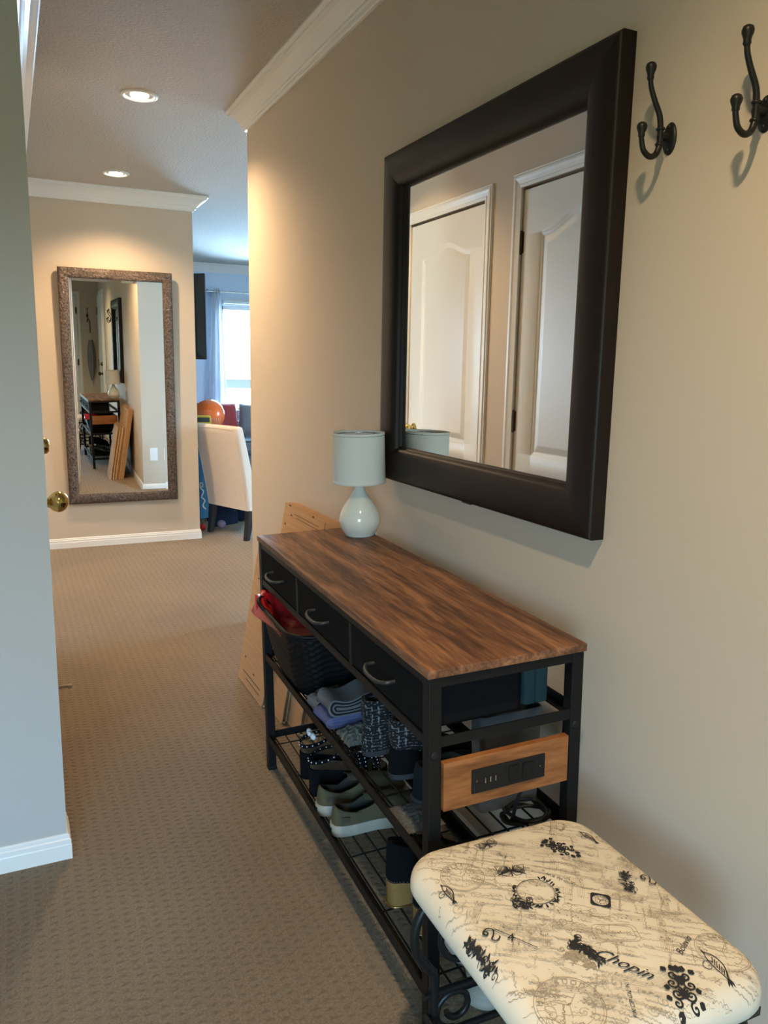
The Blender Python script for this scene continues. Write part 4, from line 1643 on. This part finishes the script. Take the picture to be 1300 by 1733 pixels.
# black boots with gold wedge heels
def wedge(M, label, flip):
    r = thing('wedge_boot', label, 'shoe', M=M, group='black boots with golden heels')
    L_, W_ = 0.235, 0.086
    zt = lambda x: 0.012 + 0.050 * (1 - min(1, max(0, (x / L_ - 0.10) / 0.6))) ** 0.8
    o = outline(L_, W_, 0.0, flip)
    s = MB()
    s.grid([[(x, y, 0.002) for x, y in outline(L_, W_, -0.002, flip)], [(x, y, zt(x)) for x, y in o]], 0, True, False, True)
    s.fan([(x, y, 0.002) for x, y in outline(L_, W_, -0.002, flip)])
    s.fan([(x, y, zt(x)) for x, y in o])
    s.obj('wedge_heel', 'gold_cork', r)
    g = MB()
    g.tube([(x, y, 0.0025) for x, y in o], 0.0022, 6, closed=True)
    g.obj('edge_band', 'gold', r)
    rows = upper_rings(o, L_, 0.0, 0.150, 0.128, 0.100, 0.62, 9, 0.70)
    rows = [[(p[0], p[1], p[2] + zt(p[0]) * (1 - k / 9)) for p in row] for k, row in enumerate(rows)]
    u_ = MB()
    u_.grid(rows, 0, True, False, True)
    inner(rows, 0.06, u_, 1)
    u_.obj('upper', ['suede_black', 'dark_lining'], r)
    st = MB()
    for i in range(0, len(o), 1):
        x, y = o[i]
        st.ball((x, y * 1.01, zt(x) + 0.003), 0.0012, 6)
    st.obj('stitching', 'insole', r)
    return r


wedge(TS(0.040, 0.280, Z_LOW) @ RZ(radians(4)), 'black boot with golden heel on the bottom shelf, beside the olive sneakers', 1)
wedge(TS(0.058, 0.182, Z_LOW) @ RZ(radians(-3)), 'black boot with golden heel half hidden behind the near table leg', -1)


# tweed ankle boots on the upper shelf
def tweed_boot(M, label, dark):
    r = thing('ankle_boot', label, 'boot', M=M, group='tweed ankle boots')
    L_, W_ = 0.215, 0.080
    o = outline(L_, W_, 0, 1)
    s = MB()
    s.grid([[(x, y, 0) for x, y in o], [(x, y, 0.013) for x, y in outline(L_, W_, 0.0015, 1)]], 0, True, False, True)
    s.fan([(x, y, 0) for x, y in o])
    s.fan([(x, y, 0.013) for x, y in outline(L_, W_, 0.0015, 1)])
    s.obj('sole', 'grey_trim', r)
    rows = upper_rings(o, L_, 0.012, 0.075, 0.070, 0.078, 0.46, 8, 0.80)
    u_ = MB()
    u_.grid(rows, 0, True, False, True)
    u_.obj('upper', 'suede_black' if dark else 'tweed', r)
    rim = rows[-1]
    cx = sum(p[0] for p in rim) / len(rim)
    sh = MB()
    lv = []
    for k in range(7):
        e_ = k / 6
        lv.append([(cx + (p[0] - cx) * (1.02 + 0.10 * sin(pi * e_)) - 0.004 * e_, p[1] * (1.02 + 0.10 * sin(pi * e_)), p[2] - 0.004 + 0.070 * e_) for p in rim])
    lv.append([(cx + (p[0] - cx) * 0.85, p[1] * 0.85, p[2] + 0.062) for p in rim])
    lv.append([(cx + (p[0] - cx) * 0.85, p[1] * 0.85, p[2] - 0.01) for p in rim])
    sh.grid(lv, 0, True, False, True)
    sh.fan(lv[-1])
    sh.obj('shaft', 'tweed', r)
    return r


tweed_boot(TS(0.052, 0.448, Z_MID) @ RZ(radians(4)), 'black and white tweed boot on the upper shelf, next to the folded towels', False)
tweed_boot(TS(0.068, 0.330, Z_MID) @ RZ(radians(-4)), 'black boot with a tweed cuff on the upper shelf, farther from the towels', True)
r = thing('rain_boot', 'dark teal rubber shoe on the upper shelf behind the near table leg', 'shoe', M=TS(0.075, 0.215, Z_MID))
o = outline(0.235, 0.088, 0, 1)
rows = upper_rings(o, 0.235, 0.0, 0.085, 0.072, 0.080, 0.5, 8, 0.78)
u_ = MB()
u_.grid(rows, 0, True, False, True)
inner(rows, 0.01, u_, 1)
u_.fan([(x, y, 0) for x, y in o])
u_.obj('upper', ['teal_rubber', 'dark_lining'], r)
MB().tube([(x * 1.0, y * 1.02, 0.008) for x, y in o], 0.005, 8, closed=True).obj('sole_band', 'grey_trim', r)

# crumpled clear bags and paper
def crumple(M, label, a, bb, h_, seed, mat='clear_film', name='plastic_bag', cat='bag', group=None):
    rr = random.Random(seed)
    n = 18
    P = []
    for i in range(n):
        row = []
        for j in range(n):
            x, y = -1 + 2 * i / (n - 1), -1 + 2 * j / (n - 1)
            k = max(0.0, (1 - x ** 4) * (1 - y ** 4))
            z = h_ * k ** 0.6 * rr.uniform(0.5, 1.0) + 0.0015
            row.append((a * x + rr.uniform(-1, 1) * a * 0.035, bb * y + rr.uniform(-1, 1) * bb * 0.035, z))
        P.append(row)
    b = MB()
    b.grid(P, 0, False)
    b.grid([[(p[0], p[1], 0.0008) for p in row] for row in (P[0::17])], 0, False)
    o = b.obj(name, mat, M=M)
    return tag(o, label, cat, group)


crumple(TS(0.112, 0.772, Z_MID), 'crumpled clear plastic bag on the upper shelf between the basket and the folded towels', 0.080, 0.022, 0.040, 4)
crumple(TS(0.088, 0.540, Z_MID), 'crumpled clear bag with small beads lying in front of the tweed boot', 0.055, 0.045, 0.022, 5)
crumple(TS(0.055, 0.165, Z_MID - 0.0), 'creased sheet of pale wrapping lying on the wires beside the teal shoe', 0.045, 0.050, 0.008, 9, 'white_paper', 'paper_sheet', 'paper')

# folded towels: nested U folds, rounded edge to the front, the hem stripes show on the end
def towel(label, M, u_len, depth, bands, wave, seed):
    """bands: (r_in, r_out, material slot); the fold axis is at height r of the outermost band"""
    R_ = max(q[1] for q in bands)
    b = MB()
    rr = random.Random(seed)
    ph = rr.uniform(0, 6)
    nU = 8

    def pt(s_, r_):
        """s_ in 0..1 along the U: top run, half circle, bottom run"""
        if s_ < 0.4:
            x, z = depth * (1 - s_ / 0.4), R_ + r_
        elif s_ < 0.6:
            a = pi / 2 + pi * (s_ - 0.4) / 0.2
            x, z = R_ * 0.2 + r_ * cos(a), R_ + r_ * sin(a)
        else:
            x, z = depth * (s_ - 0.6) / 0.4, R_ - r_
        x = max(x, 0) + R_ if s_ < 0.4 or s_ >= 0.6 else x + R_ * 0.8
        lift = wave * sin(pi * min(1, max(0, x - R_ * 0.5) / (depth * 0.9)) * 2.2) * (z / (2 * R_))
        return x, z - (lift if lift > 0 else lift * 0.4)
    S = 40
    for (r0, r1, mi) in bands:
        rows = []
        for i in range(nU + 1):
            u_ = u_len * i / nU
            wob = 0.003 * sin(u_ * 45 + ph)
            ring = [(pt(k / S, r1)[0] + wob, u_, pt(k / S, r1)[1]) for k in range(S + 1)]
            ring += [(pt(k / S, max(r0, 0.0004))[0] + wob, u_, pt(k / S, max(r0, 0.0004))[1]) for k in range(S, -1, -1)]
            rows.append(ring)
        b.grid(rows, mi, True, False, True)
        n = len(rows[0])
        for row in (rows[0], rows[-1]):
            o_ = len(b.v)
            b.add(row, [(k, k + 1, n - 2 - k, n - 1 - k) for k in range(S)], mi)
    o = b.obj('folded_towel', ['grey_towel', 'black_towel', 'blue_towel'], M=M)
    return tag(o, label, 'towel', 'folded towels on the upper shelf')


BND = [(0.0205, 0.0255, 0), (0.0145, 0.0203, 1), (0.0095, 0.0143, 0), (0.0048, 0.0093, 1), (0.0, 0.0046, 0)]
BNS = [(0.0165, 0.0205, 0), (0.0115, 0.0163, 1), (0.0075, 0.0113, 0), (0.0038, 0.0073, 1), (0.0, 0.0036, 0)]
towel('blue towel at the bottom of the small pile on the upper shelf', TS(0.012, 0.600, Z_MID), 0.085, 0.22, [(0.0085, 0.0150, 2), (0.0, 0.0080, 2)], 0.0, 1)
towel('grey towel with black stripes on top of the blue towel on the upper shelf', TS(0.022, 0.598, Z_MID + 0.0305), 0.090, 0.21, BND, 0.014, 2)
towel('grey towel with black stripes on the upper shelf, the one lying beside the clear bag', TS(0.014, 0.692, Z_MID), 0.055, 0.22, BNS, 0.006, 3)

# woven basket with a red bag in it
bk = thing('storage_basket', 'black woven basket on the upper shelf at the far end of the shoe table', 'basket', M=TS(0.132, 0.930, Z_MID))


def bk_ring(z, off=0.0):
    e_ = z / 0.20
    a = 0.110 + 0.048 * min(1, e_ ** 0.7) + off
    c = 0.135 + 0.060 * min(1, e_ ** 0.7) + off
    return [(x, y, z) for x, y in rrect(a, c, 0.075, 14)]


b = MB()
nz = 44
rows = []
for k in range(nz + 1):
    z = 0.20 * k / nz
    ring = bk_ring(z)
    n = len(ring)
    row = []
    for i, p in enumerate(ring):
        w_ = 0.0028 * sin(k * pi / 2 + 0.01) * (1 if (i // 2) % 2 else -1) + 0.0012 * cos(k * pi)
        nx, ny = p[0], p[1]
        l_ = sqrt(nx * nx + ny * ny)
        row.append((p[0] + nx / l_ * w_, p[1] + ny / l_ * w_, p[2]))
    rows.append(row)
rows_in = [[(p[0] * 0.95, p[1] * 0.96, p[2]) for p in bk_ring(0.20 * k / 8)] for k in range(8, -1, -1)]
b.grid(rows, 0, True, False, True)
b.grid(rows_in[:-1] + [[(p[0] * 0.95, p[1] * 0.96, 0.004) for p in bk_ring(0.0)]], 0, True, False, True)
b.fan(rows[0])
b.fan([(p[0] * 0.95, p[1] * 0.96, 0.004) for p in bk_ring(0.0)])
b.obj('woven_body', 'rattan', bk)
MB().tube(bk_ring(0.198, 0.0), 0.006, 8, closed=True).obj('rim', 'rattan', bk)
hb = MB()
hb.tube(catmull([(-0.150, 0.075, 0.188), (-0.168, 0.085, 0.212), (-0.170, 0.105, 0.222), (-0.158, 0.135, 0.222), (-0.140, 0.155, 0.212), (-0.125, 0.160, 0.190)], 6), 0.006, 8)
hb.obj('handle', 'rattan', bk)

rr = random.Random(11)
b = MB()
P = []
lp_ = rrect(0.158, 0.192, 0.08, 10)
nl = len(lp_)
for k, (s_, z) in enumerate(((0.84, 0.12), (0.90, 0.150), (0.93, 0.175), (0.94, 0.192), (0.97, 0.200), (1.00, 0.200), (1.02, 0.190))):
    row = []
    for i, (x, y) in enumerate(lp_):
        far = min(1.0, max(0.0, (y - 0.02) / 0.12)) * min(1.0, max(0.0, (0.05 - x) / 0.10))
        w_ = 0.010 * sin(i * 1.9 + k) + 0.008 * rr.uniform(-1, 1)
        sx_ = (0.84 + 0.02 * k) * (1 - far) + (s_ + 0.05 * (k >= 4) + 0.02 * k * (k >= 4) * 0.6) * far
        zz = (0.12 + 0.010 * k) * (1 - far) + (z + (0.026 if k < 5 else -0.012 * (k - 4))) * far
        row.append((x * sx_ + w_ * 0.5 * x / 0.16, y * sx_ + w_ * 0.5 * y / 0.19, min(zz + w_ * 0.4 * (0.3 + far), 0.230)))
    P.append(row)
b.grid(P, 0, True, False, True)
b.fan(P[0])
o = b.obj('plastic_bag', 'red_plastic', M=TS(0.132, 0.930, Z_MID))
tag(o, 'red plastic bag lining the black woven basket and folded over its rim', 'bag')

# teal bundle standing behind the near drawer, clear tray and cord
r = thing('cloth_bundle', 'dark teal folded cloth standing behind the near drawer, seen through the table end', 'cloth', M=TS(0.234, 0.055, 0.6375))
b = MB()
for k in range(2):
    b.prism(rrect(0.0145, 0.16, 0.009, 4), 0.0, 0.092 - 0.003 * k)
    b.v[-2 * len(rrect(0.0145, 0.16, 0.009, 4)) * 2:] = b.v[-2 * len(rrect(0.0145, 0.16, 0.009, 4)) * 2:]
    n = len(rrect(0.0145, 0.16, 0.009, 4)) * 4
    b.v[-n:] = [(p[0] + 0.016 + 0.028 * k, p[1] + 0.16, p[2]) for p in b.v[-n:]]
b.obj('folds', 'teal_cloth', r, bevel=0.004)

r = thing('plastic_tray', 'translucent grey plastic tray on edge behind the outlet board', 'tray', M=TS(0.175, 0.040, Z_MID))
b = MB()
b.prism(rrect(0.070, 0.022, 0.01, 6), 0.0, 0.010)
b.v = [(p[0] + 0.076, p[1] + 0.10, p[2] + 0.001) for p in b.v]
b.obj('tray_base', 'smoke_plastic', r, bevel=0.002)
b = MB()
o_ = rrect(0.070, 0.022, 0.01, 6)
o2 = rrect(0.074, 0.025, 0.012, 6)
b.grid([[(x + 0.076, y + 0.10, 0.004) for x, y in o_], [(x + 0.076, y + 0.10, 0.212) for x, y in o2], [(x * 0.97 + 0.076, y * 0.93 + 0.10, 0.212) for x, y in o2], [(x * 0.96 + 0.076, y * 0.90 + 0.10, 0.011) for x, y in o_]], 0, True, False, True)
b.obj('tray_wall', 'smoke_plastic', r)

r = thing('power_cord', 'coiled black power cord lying on the upper shelf below the outlet board', 'cord', M=TS(0.245, 0.058, Z_MID))
b = MB()
pts = [(-0.02, -0.03, 0.108), (-0.024, -0.01, 0.06), (-0.030, 0.0, 0.010)]
for k in range(60):
    a = 2 * pi * k / 20 + 2.6
    r_ = 0.040 + 0.006 * sin(k * 0.7)
    pts.append((0.012 + r_ * 1.15 * cos(a), 0.012 + r_ * 0.8 * sin(a), 0.006 + 0.006 * (k // 20) + 0.003 * sin(k * 0.5)))
b.tube(catmull(pts, 3), 0.0038, 8)
b.obj('cable', 'cable_black', r)
MB().lathe([(0.0055, -0.016), (0.0055, 0.016)], (0.010, -0.024, 0.008), 10, axis='X').obj('cable_tie', 'cable_black', r)

# bowl and small pot near the stool
r = thing('bowl', 'white bowl with brown spots on the bottom shelf by the near table leg', 'bowl', M=TS(0.135, 0.066, Z_LOW) @ RX(radians(4)))
b = MB()
b.lathe([(0.0, 0.0), (0.028, 0.0), (0.030, 0.006), (0.050, 0.020), (0.060, 0.045), (0.064, 0.075), (0.061, 0.075), (0.056, 0.045), (0.046, 0.024), (0.0, 0.010)], n=36, caps=False)
b.obj('body', 'spotted_white', r)
r = thing('small_pot', 'small white pot with a foot ring on the carpet under the near table end', 'pot', loc=(0.822, 1.213, 0.0))
MB().lathe([(0.0, 0.0), (0.040, 0.0), (0.046, 0.006), (0.047, 0.018), (0.041, 0.024), (0.037, 0.030), (0.041, 0.055), (0.045, 0.072), (0.046, 0.086), (0.042, 0.086), (0.036, 0.034), (0.0, 0.030)], n=36, caps=False).obj('body', 'rubber_white', r)

# ------------------------------------------------------------------ living room beyond the hall
# slipper chair seen from behind
CH = Vector((1.455, 5.885, 0))
wv_, fv_ = Vector((0.386, -0.922, 0)), Vector((0.922, 0.386, 0))
ch = thing('side_chair', 'cream linen upholstered chair with black legs, turned away, at the living room opening', 'chair',
           M=plane_M(CH, fv_, -wv_, Vector((0, 0, 1))))
# local: X forward, Y to the far side, Z up ; back plane near x = 0
HWc = 0.262


def back_sec(z):
    e_ = (z - 0.225) / 0.62
    x0 = -0.115 * e_ ** 1.2
    tk = 0.105 - 0.035 * e_
    hw = HWc * (0.97 + 0.06 * e_)
    return x0, tk, hw


rows = []
for k in range(15):
    z = 0.225 + 0.61 * k / 14
    x0_, tk, hw = back_sec(z)
    o_ = rrect(tk / 2, hw, 0.022, 6)
    rows.append([(x + x0_ + tk / 2 - 0.004 * max(0, 1 - (y / hw) ** 2) * (1 if x < 0 else 0), y, z) for x, y in o_])
top = rows[-1]
for sh_, dz in ((0.90, 0.010), (0.62, 0.016), (0.2, 0.018)):
    cx = sum(p[0] for p in top) / len(top)
    rows.append([(cx + (p[0] - cx) * sh_, p[1] * (1 - (1 - sh_) * 0.10), p[2] + dz + 0.010 * (1 - (p[1] / HWc) ** 2)) for p in top])
b = MB()
b.grid(rows, 0, True, False, True)
b.fan(rows[0])
b.fan(rows[-1])
bo = b.obj('backrest', 'linen', ch)
b = MB()
for y in (-HWc + 0.020, HWc - 0.020):
    b.tube([(back_sec(z)[0] - 0.0015, y * (0.97 + 0.06 * (z - 0.225) / 0.62), z) for z in [0.235 + 0.055 * k for k in range(11)]], 0.0026, 6)
b.tube([(back_sec(0.825)[0] - 0.001, y, 0.826 + 0.006 * (1 - (y / HWc) ** 2)) for y in [-0.24 + 0.048 * k for k in range(11)]], 0.0026, 6)
b.obj('piping', 'linen', bo)
b = MB()
P = rrect(0.255, HWc, 0.03, 6)
b.prism([(x + 0.325, y) for x, y in P], 0.225, 0.33)
b.obj('seat_base', 'linen', ch, bevel=0.008)
b = MB()
b.prism([(x * 0.98 + 0.335, y * 0.98) for x, y in P], 0.33, 0.445)
b.obj('seat', 'linen', ch, bevel=0.035)
for (lx, ly, dx) in ((0.035, HWc - 0.035, -0.035), (0.035, -HWc + 0.035, -0.035), (0.54, HWc - 0.035, 0.015), (0.54, -HWc + 0.035, 0.015)):
    b = MB()
    rings = []
    for z, s_ in ((0.228, 0.026), (0.12, 0.023), (0.0, 0.018)):
        ox = lx + dx * (1 - z / 0.228) ** 1.3
        rings.append([(ox + q * s_, ly + w * s_, z) for q, w in ((-1, -1), (1, -1), (1, 1), (-1, 1))])
    b.grid(rings, 0, False, False, True)
    b.fan(rings[0])
    b.fan(rings[-1])
    b.obj('leg', 'black_wood', ch, bevel=0.003)

# navy toy chest behind the chair
tc = thing('toy_chest', 'navy fabric toy chest behind the cream chair, with the orange balloon on top', 'chest', M=T(1.530, 6.66, 0) @ RZ(radians(12)))
MB().box(-0.16, 0.16, -0.28, 0.28, 0.012, 0.70).obj('body', 'navy_fabric', tc, bevel=0.01)
MB().box(-0.165, 0.165, -0.285, 0.285, 0.70, 0.735).obj('lid', 'navy_fabric', tc, bevel=0.01)
for x in (-0.13, 0.13):
    for y in (-0.25, 0.25):
        MB().box(x - 0.02, x + 0.02, y - 0.02, y + 0.02, 0, 0.014).obj('foot', 'black_wood', tc)

bl = thing('balloon', 'orange balloon with pale stripes, above the cream chair in the living room', 'balloon', loc=(1.515, 6.70, 0.735))
b = MB()
prof = []
for k in range(25):
    a = pi * k / 24
    prof.append((0.128 * sin(a) * (1 - 0.04 * cos(a)), 0.135 - 0.135 * cos(a)))
b.lathe(prof, n=40, caps=False)
vdir = math.atan2(-6.7, -1.55)
for k in range(5):
    a0 = vdir + radians(8 + 9 * k)
    P = []
    for i in range(9):
        th = radians(96 + 5.5 * i)
        rr_ = 0.1292
        P.append([(rr_ * sin(th) * cos(a0 + q), rr_ * sin(th) * sin(a0 + q), 0.135 + 0.1362 * cos(th)) for q in (0, radians(4.2))])
    b.grid(P, 1, True)
for k in range(5):
    a0 = vdir + radians(-26 + 8 * k)
    P = []
    for i in range(4):
        th = radians(62 + 3.0 * i)
        P.append([(0.1292 * sin(th) * cos(a0 + q), 0.1292 * sin(th) * sin(a0 + q), 0.135 + 0.1362 * cos(th)) for q in (0, radians(4.0))])
    b.grid(P, 1, True)
b.obj('body', ['orange_balloon', 'balloon_print'], bl)

rbt = thing('toy_vehicle', 'small white and yellow toy truck in front of the orange balloon', 'toy', M=T(1.345, 6.42, 0.735) @ RZ(radians(-15)))
# it stands on the chest's corner shelf
rbt.matrix_basis = T(1.425, 6.50, 0.735) @ RZ(radians(-15)) @ Matrix.Scale(1.3, 4)
MB().box(-0.055, 0.055, -0.03, 0.03, 0.012, 0.060).obj('body', 'plastic_white', rbt, bevel=0.008)
MB().box(-0.045, 0.045, -0.026, 0.026, 0.060, 0.115).obj('cab', 'toy_yellow', rbt, bevel=0.010)
b = MB()
b.box(-0.038, 0.038, -0.0275, -0.024, 0.074, 0.104)
b.box(-0.047, -0.043, -0.018, 0.018, 0.074, 0.104)
b.obj('cab_window', 'toy_black', rbt, bevel=0.002)
for (x, y) in ((-0.034, -0.032), (0.034, -0.032), (-0.034, 0.032), (0.034, 0.032)):
    MB().lathe([(0.0, -0.006), (0.018, -0.006), (0.020, -0.003), (0.020, 0.003), (0.018, 0.006), (0.0, 0.006)], (x, y, 0.020), 18, axis='Y', caps=False).obj('wheel', 'toy_black', rbt)

# things on the floor by the end of the partition
bb = thing('toy_board', 'tall blue toy bat with a white squiggle leaning by the wall corner', 'toy', M=T(1.338, 6.17, 0.10) @ RZ(radians(-12)) @ RY(radians(-4)))
b = MB()
b.prism([(-0.034, 0.0), (0.045, 0.0), (0.050, 0.05), (0.034, 0.35), (0.018, 0.62), (0.010, 0.66), (-0.018, 0.66), (-0.028, 0.62), (-0.034, 0.35)], -0.014, 0.014, plane='XZ')
b.obj('body', 'toy_blue', bb, bevel=0.006)
b = MB()
b.tube(catmull([(0.020, -0.0145, 0.07), (0.000, -0.0145, 0.10), (0.018, -0.0145, 0.14), (-0.004, -0.0145, 0.17), (0.014, -0.0145, 0.21), (-0.004, -0.0145, 0.24), (-0.006, -0.0145, 0.275), (0.010, -0.0145, 0.28), (0.010, -0.0145, 0.255), (-0.002, -0.0145, 0.245)], 6), 0.005, 8)
b.obj('squiggle', 'white_print', bb)
tbx = crumple(T(1.325, 6.235, 0.0), 'see-through bag of toys on the carpet below the blue toy bat', 0.055, 0.080, 0.11, 21, 'clear_film', 'toy_bag', 'bag')
for (x, y, z, r_, mt, nm, lb) in ((1.318, 6.155, 0.028, 0.028, 'toy_red', 'toy_ball', 'small red toy ball inside the see-through bag'), (1.370, 6.215, 0.030, 0.030, 'toy_green', 'toy_ball', 'small green toy ball inside the see-through bag')):
    o = MB().ball((0, 0, 0), r_, 18, 0).obj(nm, mt)
    o.location = (x, y, z)
    tag(o, lb, 'ball', 'toy balls on the living room carpet')
o = MB().ball((0, 0, 0), 0.034, 22, 0).obj('toy_ball', 'toy_purple')
o.location = (1.482, 6.20, 0.034)
tag(o, 'small purple toy ball on the carpet between the chair legs', 'ball', 'toy balls on the living room carpet')
pk = thing('storage_box', 'low navy storage box standing on the carpet behind the chair legs', 'box', M=T(1.585, 6.33, 0) @ RZ(radians(24)))
MB().box(-0.185, 0.075, -0.012, 0.030, 0.0, 0.30).obj('body', 'navy_fabric', pk, bevel=0.006)
MB().box(-0.185, 0.075, -0.014, -0.0115, 0.26, 0.292).obj('front_band', 'navy_fabric', pk)

# sofa under the window
sf = thing('sofa', 'grey blue sofa under the living room window', 'sofa', loc=(0, 0, 0))
MB().box(1.75, 3.9, 8.35, 9.2, 0.10, 0.34).obj('base', 'sofa_fabric', sf, bevel=0.03)
MB().box(1.80, 3.85, 9.06, 9.32, 0.30, 0.78).obj('backrest', 'sofa_fabric', sf, bevel=0.06)
MB().box(2.00, 2.82, 8.33, 9.05, 0.34, 0.47).obj('seat_cushion', 'sofa_fabric', sf, bevel=0.05)
MB().box(2.83, 3.65, 8.33, 9.05, 0.34, 0.47).obj('seat_cushion', 'sofa_fabric', sf, bevel=0.05)
MB().box(1.75, 1.98, 8.33, 9.25, 0.10, 0.62).obj('arm', 'sofa_fabric', sf, bevel=0.05)
MB().box(3.67, 3.9, 8.33, 9.25, 0.10, 0.62).obj('arm', 'sofa_fabric', sf, bevel=0.05)
for x in (1.82, 3.8):
    for y in (8.42, 9.12):
        MB().lathe([(0.025, 0.0), (0.03, 0.11)], (x, y, 0), 12).obj('foot', 'black_wood', sf)


def pillow(name, label, M, w, h_, t_, mat, group=None):
    n = 22
    r = thing(name, label, 'pillow', M=M, group=group)
    b = MB()
    for sg in (-1, 1):
        P = []
        for i in range(n + 1):
            row = []
            for j in range(n + 1):
                x, y = -1 + 2 * i / n, -1 + 2 * j / n
                k = max(0, (1 - x ** 4) * (1 - y ** 4)) ** 0.55
                pin = 1 - 0.07 * (1 - x * x) * 0 - 0.06 * (abs(y) < 1) * (1 - abs(y)) * 0
                cx = x * (1 - 0.06 * (1 - y * y))
                cy = y * (1 - 0.06 * (1 - x * x))
                row.append((cx * w / 2, sg * t_ / 2 * k, cy * h_ / 2 + h_ / 2))
            P.append(row)
        b.grid(P, 0, True)
    b.obj('cover', mat, r)
    return r


p1 = pillow('pillow', 'dark red velvet pillow on the sofa beside the orange balloon', T(2.085, 8.66, 0.508) @ RZ(radians(6)) @ RX(radians(-20)), 0.46, 0.40, 0.17, 'red_velvet')
p2 = pillow('pillow', 'grey pillow with a row of pompoms on the sofa', T(2.47, 8.60, 0.512) @ RZ(radians(-28)) @ RX(radians(-18)), 0.44, 0.38, 0.16, 'grey_velvet')
b = MB()
for k in range(15):
    b.ball((-0.214 + 0.004 * sin(k), -0.004, 0.02 + 0.0245 * k), 0.0115, 10)
b.obj('pompom_trim', 'white_print', p2)

# television seen from its back
tv = thing('television', 'flat black television on a wall arm, seen edge on in the living room', 'television', M=T(1.412, 6.30, 1.655) @ RZ(radians(180 - 42)))
# local: X along the screen away from the visible edge, Y towards the back
b = MB()
b.prism(rrect(0.50, 0.325, 0.006, 3), -0.012, 0.0, plane='XZ')
b.v = [(p[0] + 0.50, p[1], p[2]) for p in b.v]
b.obj('panel', 'tv_rim', tv)
b = MB()
o0, o1 = rrect(0.495, 0.32, 0.006, 3), rrect(0.44, 0.265, 0.02, 3)
P0 = [(x + 0.5, 0.0005, y) for x, y in o0]
P1 = [(x + 0.5, 0.035, y) for x, y in o1]
b.grid([P0, P1], 0, False, False, True)
b.fan(P1)
b.obj('rear_shell', 'tv_black', tv)
MB().prism([(x + 0.5, y) for x, y in rrect(0.485, 0.31, 0.004, 3)], -0.0128, -0.0118, plane='XZ').obj('screen', 'outlet_black', tv)
TVC = Vector((1.412, 6.30, 1.655)) + Matrix.Rotation(radians(138), 3, 'Z') @ Vector((0.5, 0.035, 0))
ar = MB()
inv = (T(1.412, 6.30, 1.655) @ RZ(radians(138))).inverted()
ar.tube([inv @ Vector((0.80, YE + 0.125, 1.655)), inv @ Vector((0.83, 6.30, 1.655)), inv @ TVC], 0.018, 10)
ar.v += []
ar.M = inv
ar.box(0.74, 0.86, YE + 0.1205, YE + 0.135, 1.55, 1.76)
ar.M = None
ar.obj('wall_arm', 'black_metal', tv)

# curtain, rod, blind
cr = thing('curtain_rod', 'thin grey curtain rod above the living room window', 'curtain rod', loc=(0, 0, 0))
MB().tube([(2.14, Y_FAR - 0.09, 2.125), (4.2, Y_FAR - 0.09, 2.125)], 0.011, 12).obj('rod', 'silver', cr)
b = MB()
b.ball((2.13, Y_FAR - 0.09, 2.125), 0.022, 14)
b.obj('finial', 'silver', cr)
b = MB()
for x in (2.165, 4.1):
    b.tube([(x, Y_FAR - 0.001, 2.125), (x, Y_FAR - 0.09, 2.125)], 0.007, 8)
b.obj('bracket', 'silver', cr)
cu = thing('curtain', 'white curtain hanging at the left side of the living room window', 'curtain', loc=(0, 0, 0))
P = []
NU, NV = 72, 26
for j in range(NV + 1):
    e_ = j / NV
    z = 2.165 - e_ * 2.12
    xl = 2.195 - 0.115 * e_ ** 0.9
    xr = 2.292 + 0.085 * e_ ** 0.8
    row = []
    for i in range(NU + 1):
        q = i / NU
        row.append((xl + (xr - xl) * q, Y_FAR - 0.09 + (0.024 + 0.014 * e_) * sin(q * 2 * pi * 3.2 + 0.5 * sin(3 * e_)), z))
    P.append(row)
b = MB()
b.grid(P, 0, True)
b.grid([[(p[0], p[1] + 0.004, p[2]) for p in row] for row in P], 0, True)
b.obj('fabric', 'curtain_white', cu, fix=False)
b = MB()
for k in range(5):
    b.tube([(2.205 + 0.018 * k + 0.0, Y_FAR - 0.09 + 0.018 * cos(a), 2.125 + 0.018 * sin(a)) for a in [2 * pi * q / 16 for q in range(16)]], 0.003, 6, closed=True)
b.obj('grommets', 'silver', cu)
rbl = thing('roller_blind', 'rolled up white blind at the top of the living room window', 'blind', loc=(0, 0, 0))
MB().box(LW[0] + 0.005, LW[1] - 0.005, Y_FAR - 0.028, Y_FAR - 0.019, 1.985, 2.06).obj('valance', 'blind_white', rbl, bevel=0.003)
MB().lathe([(0.024, LW[0] + 0.02), (0.024, LW[1] - 0.02)], (0, Y_FAR - 0.052, 2.02), 16, axis='X').obj('roll', 'blind_white', rbl)
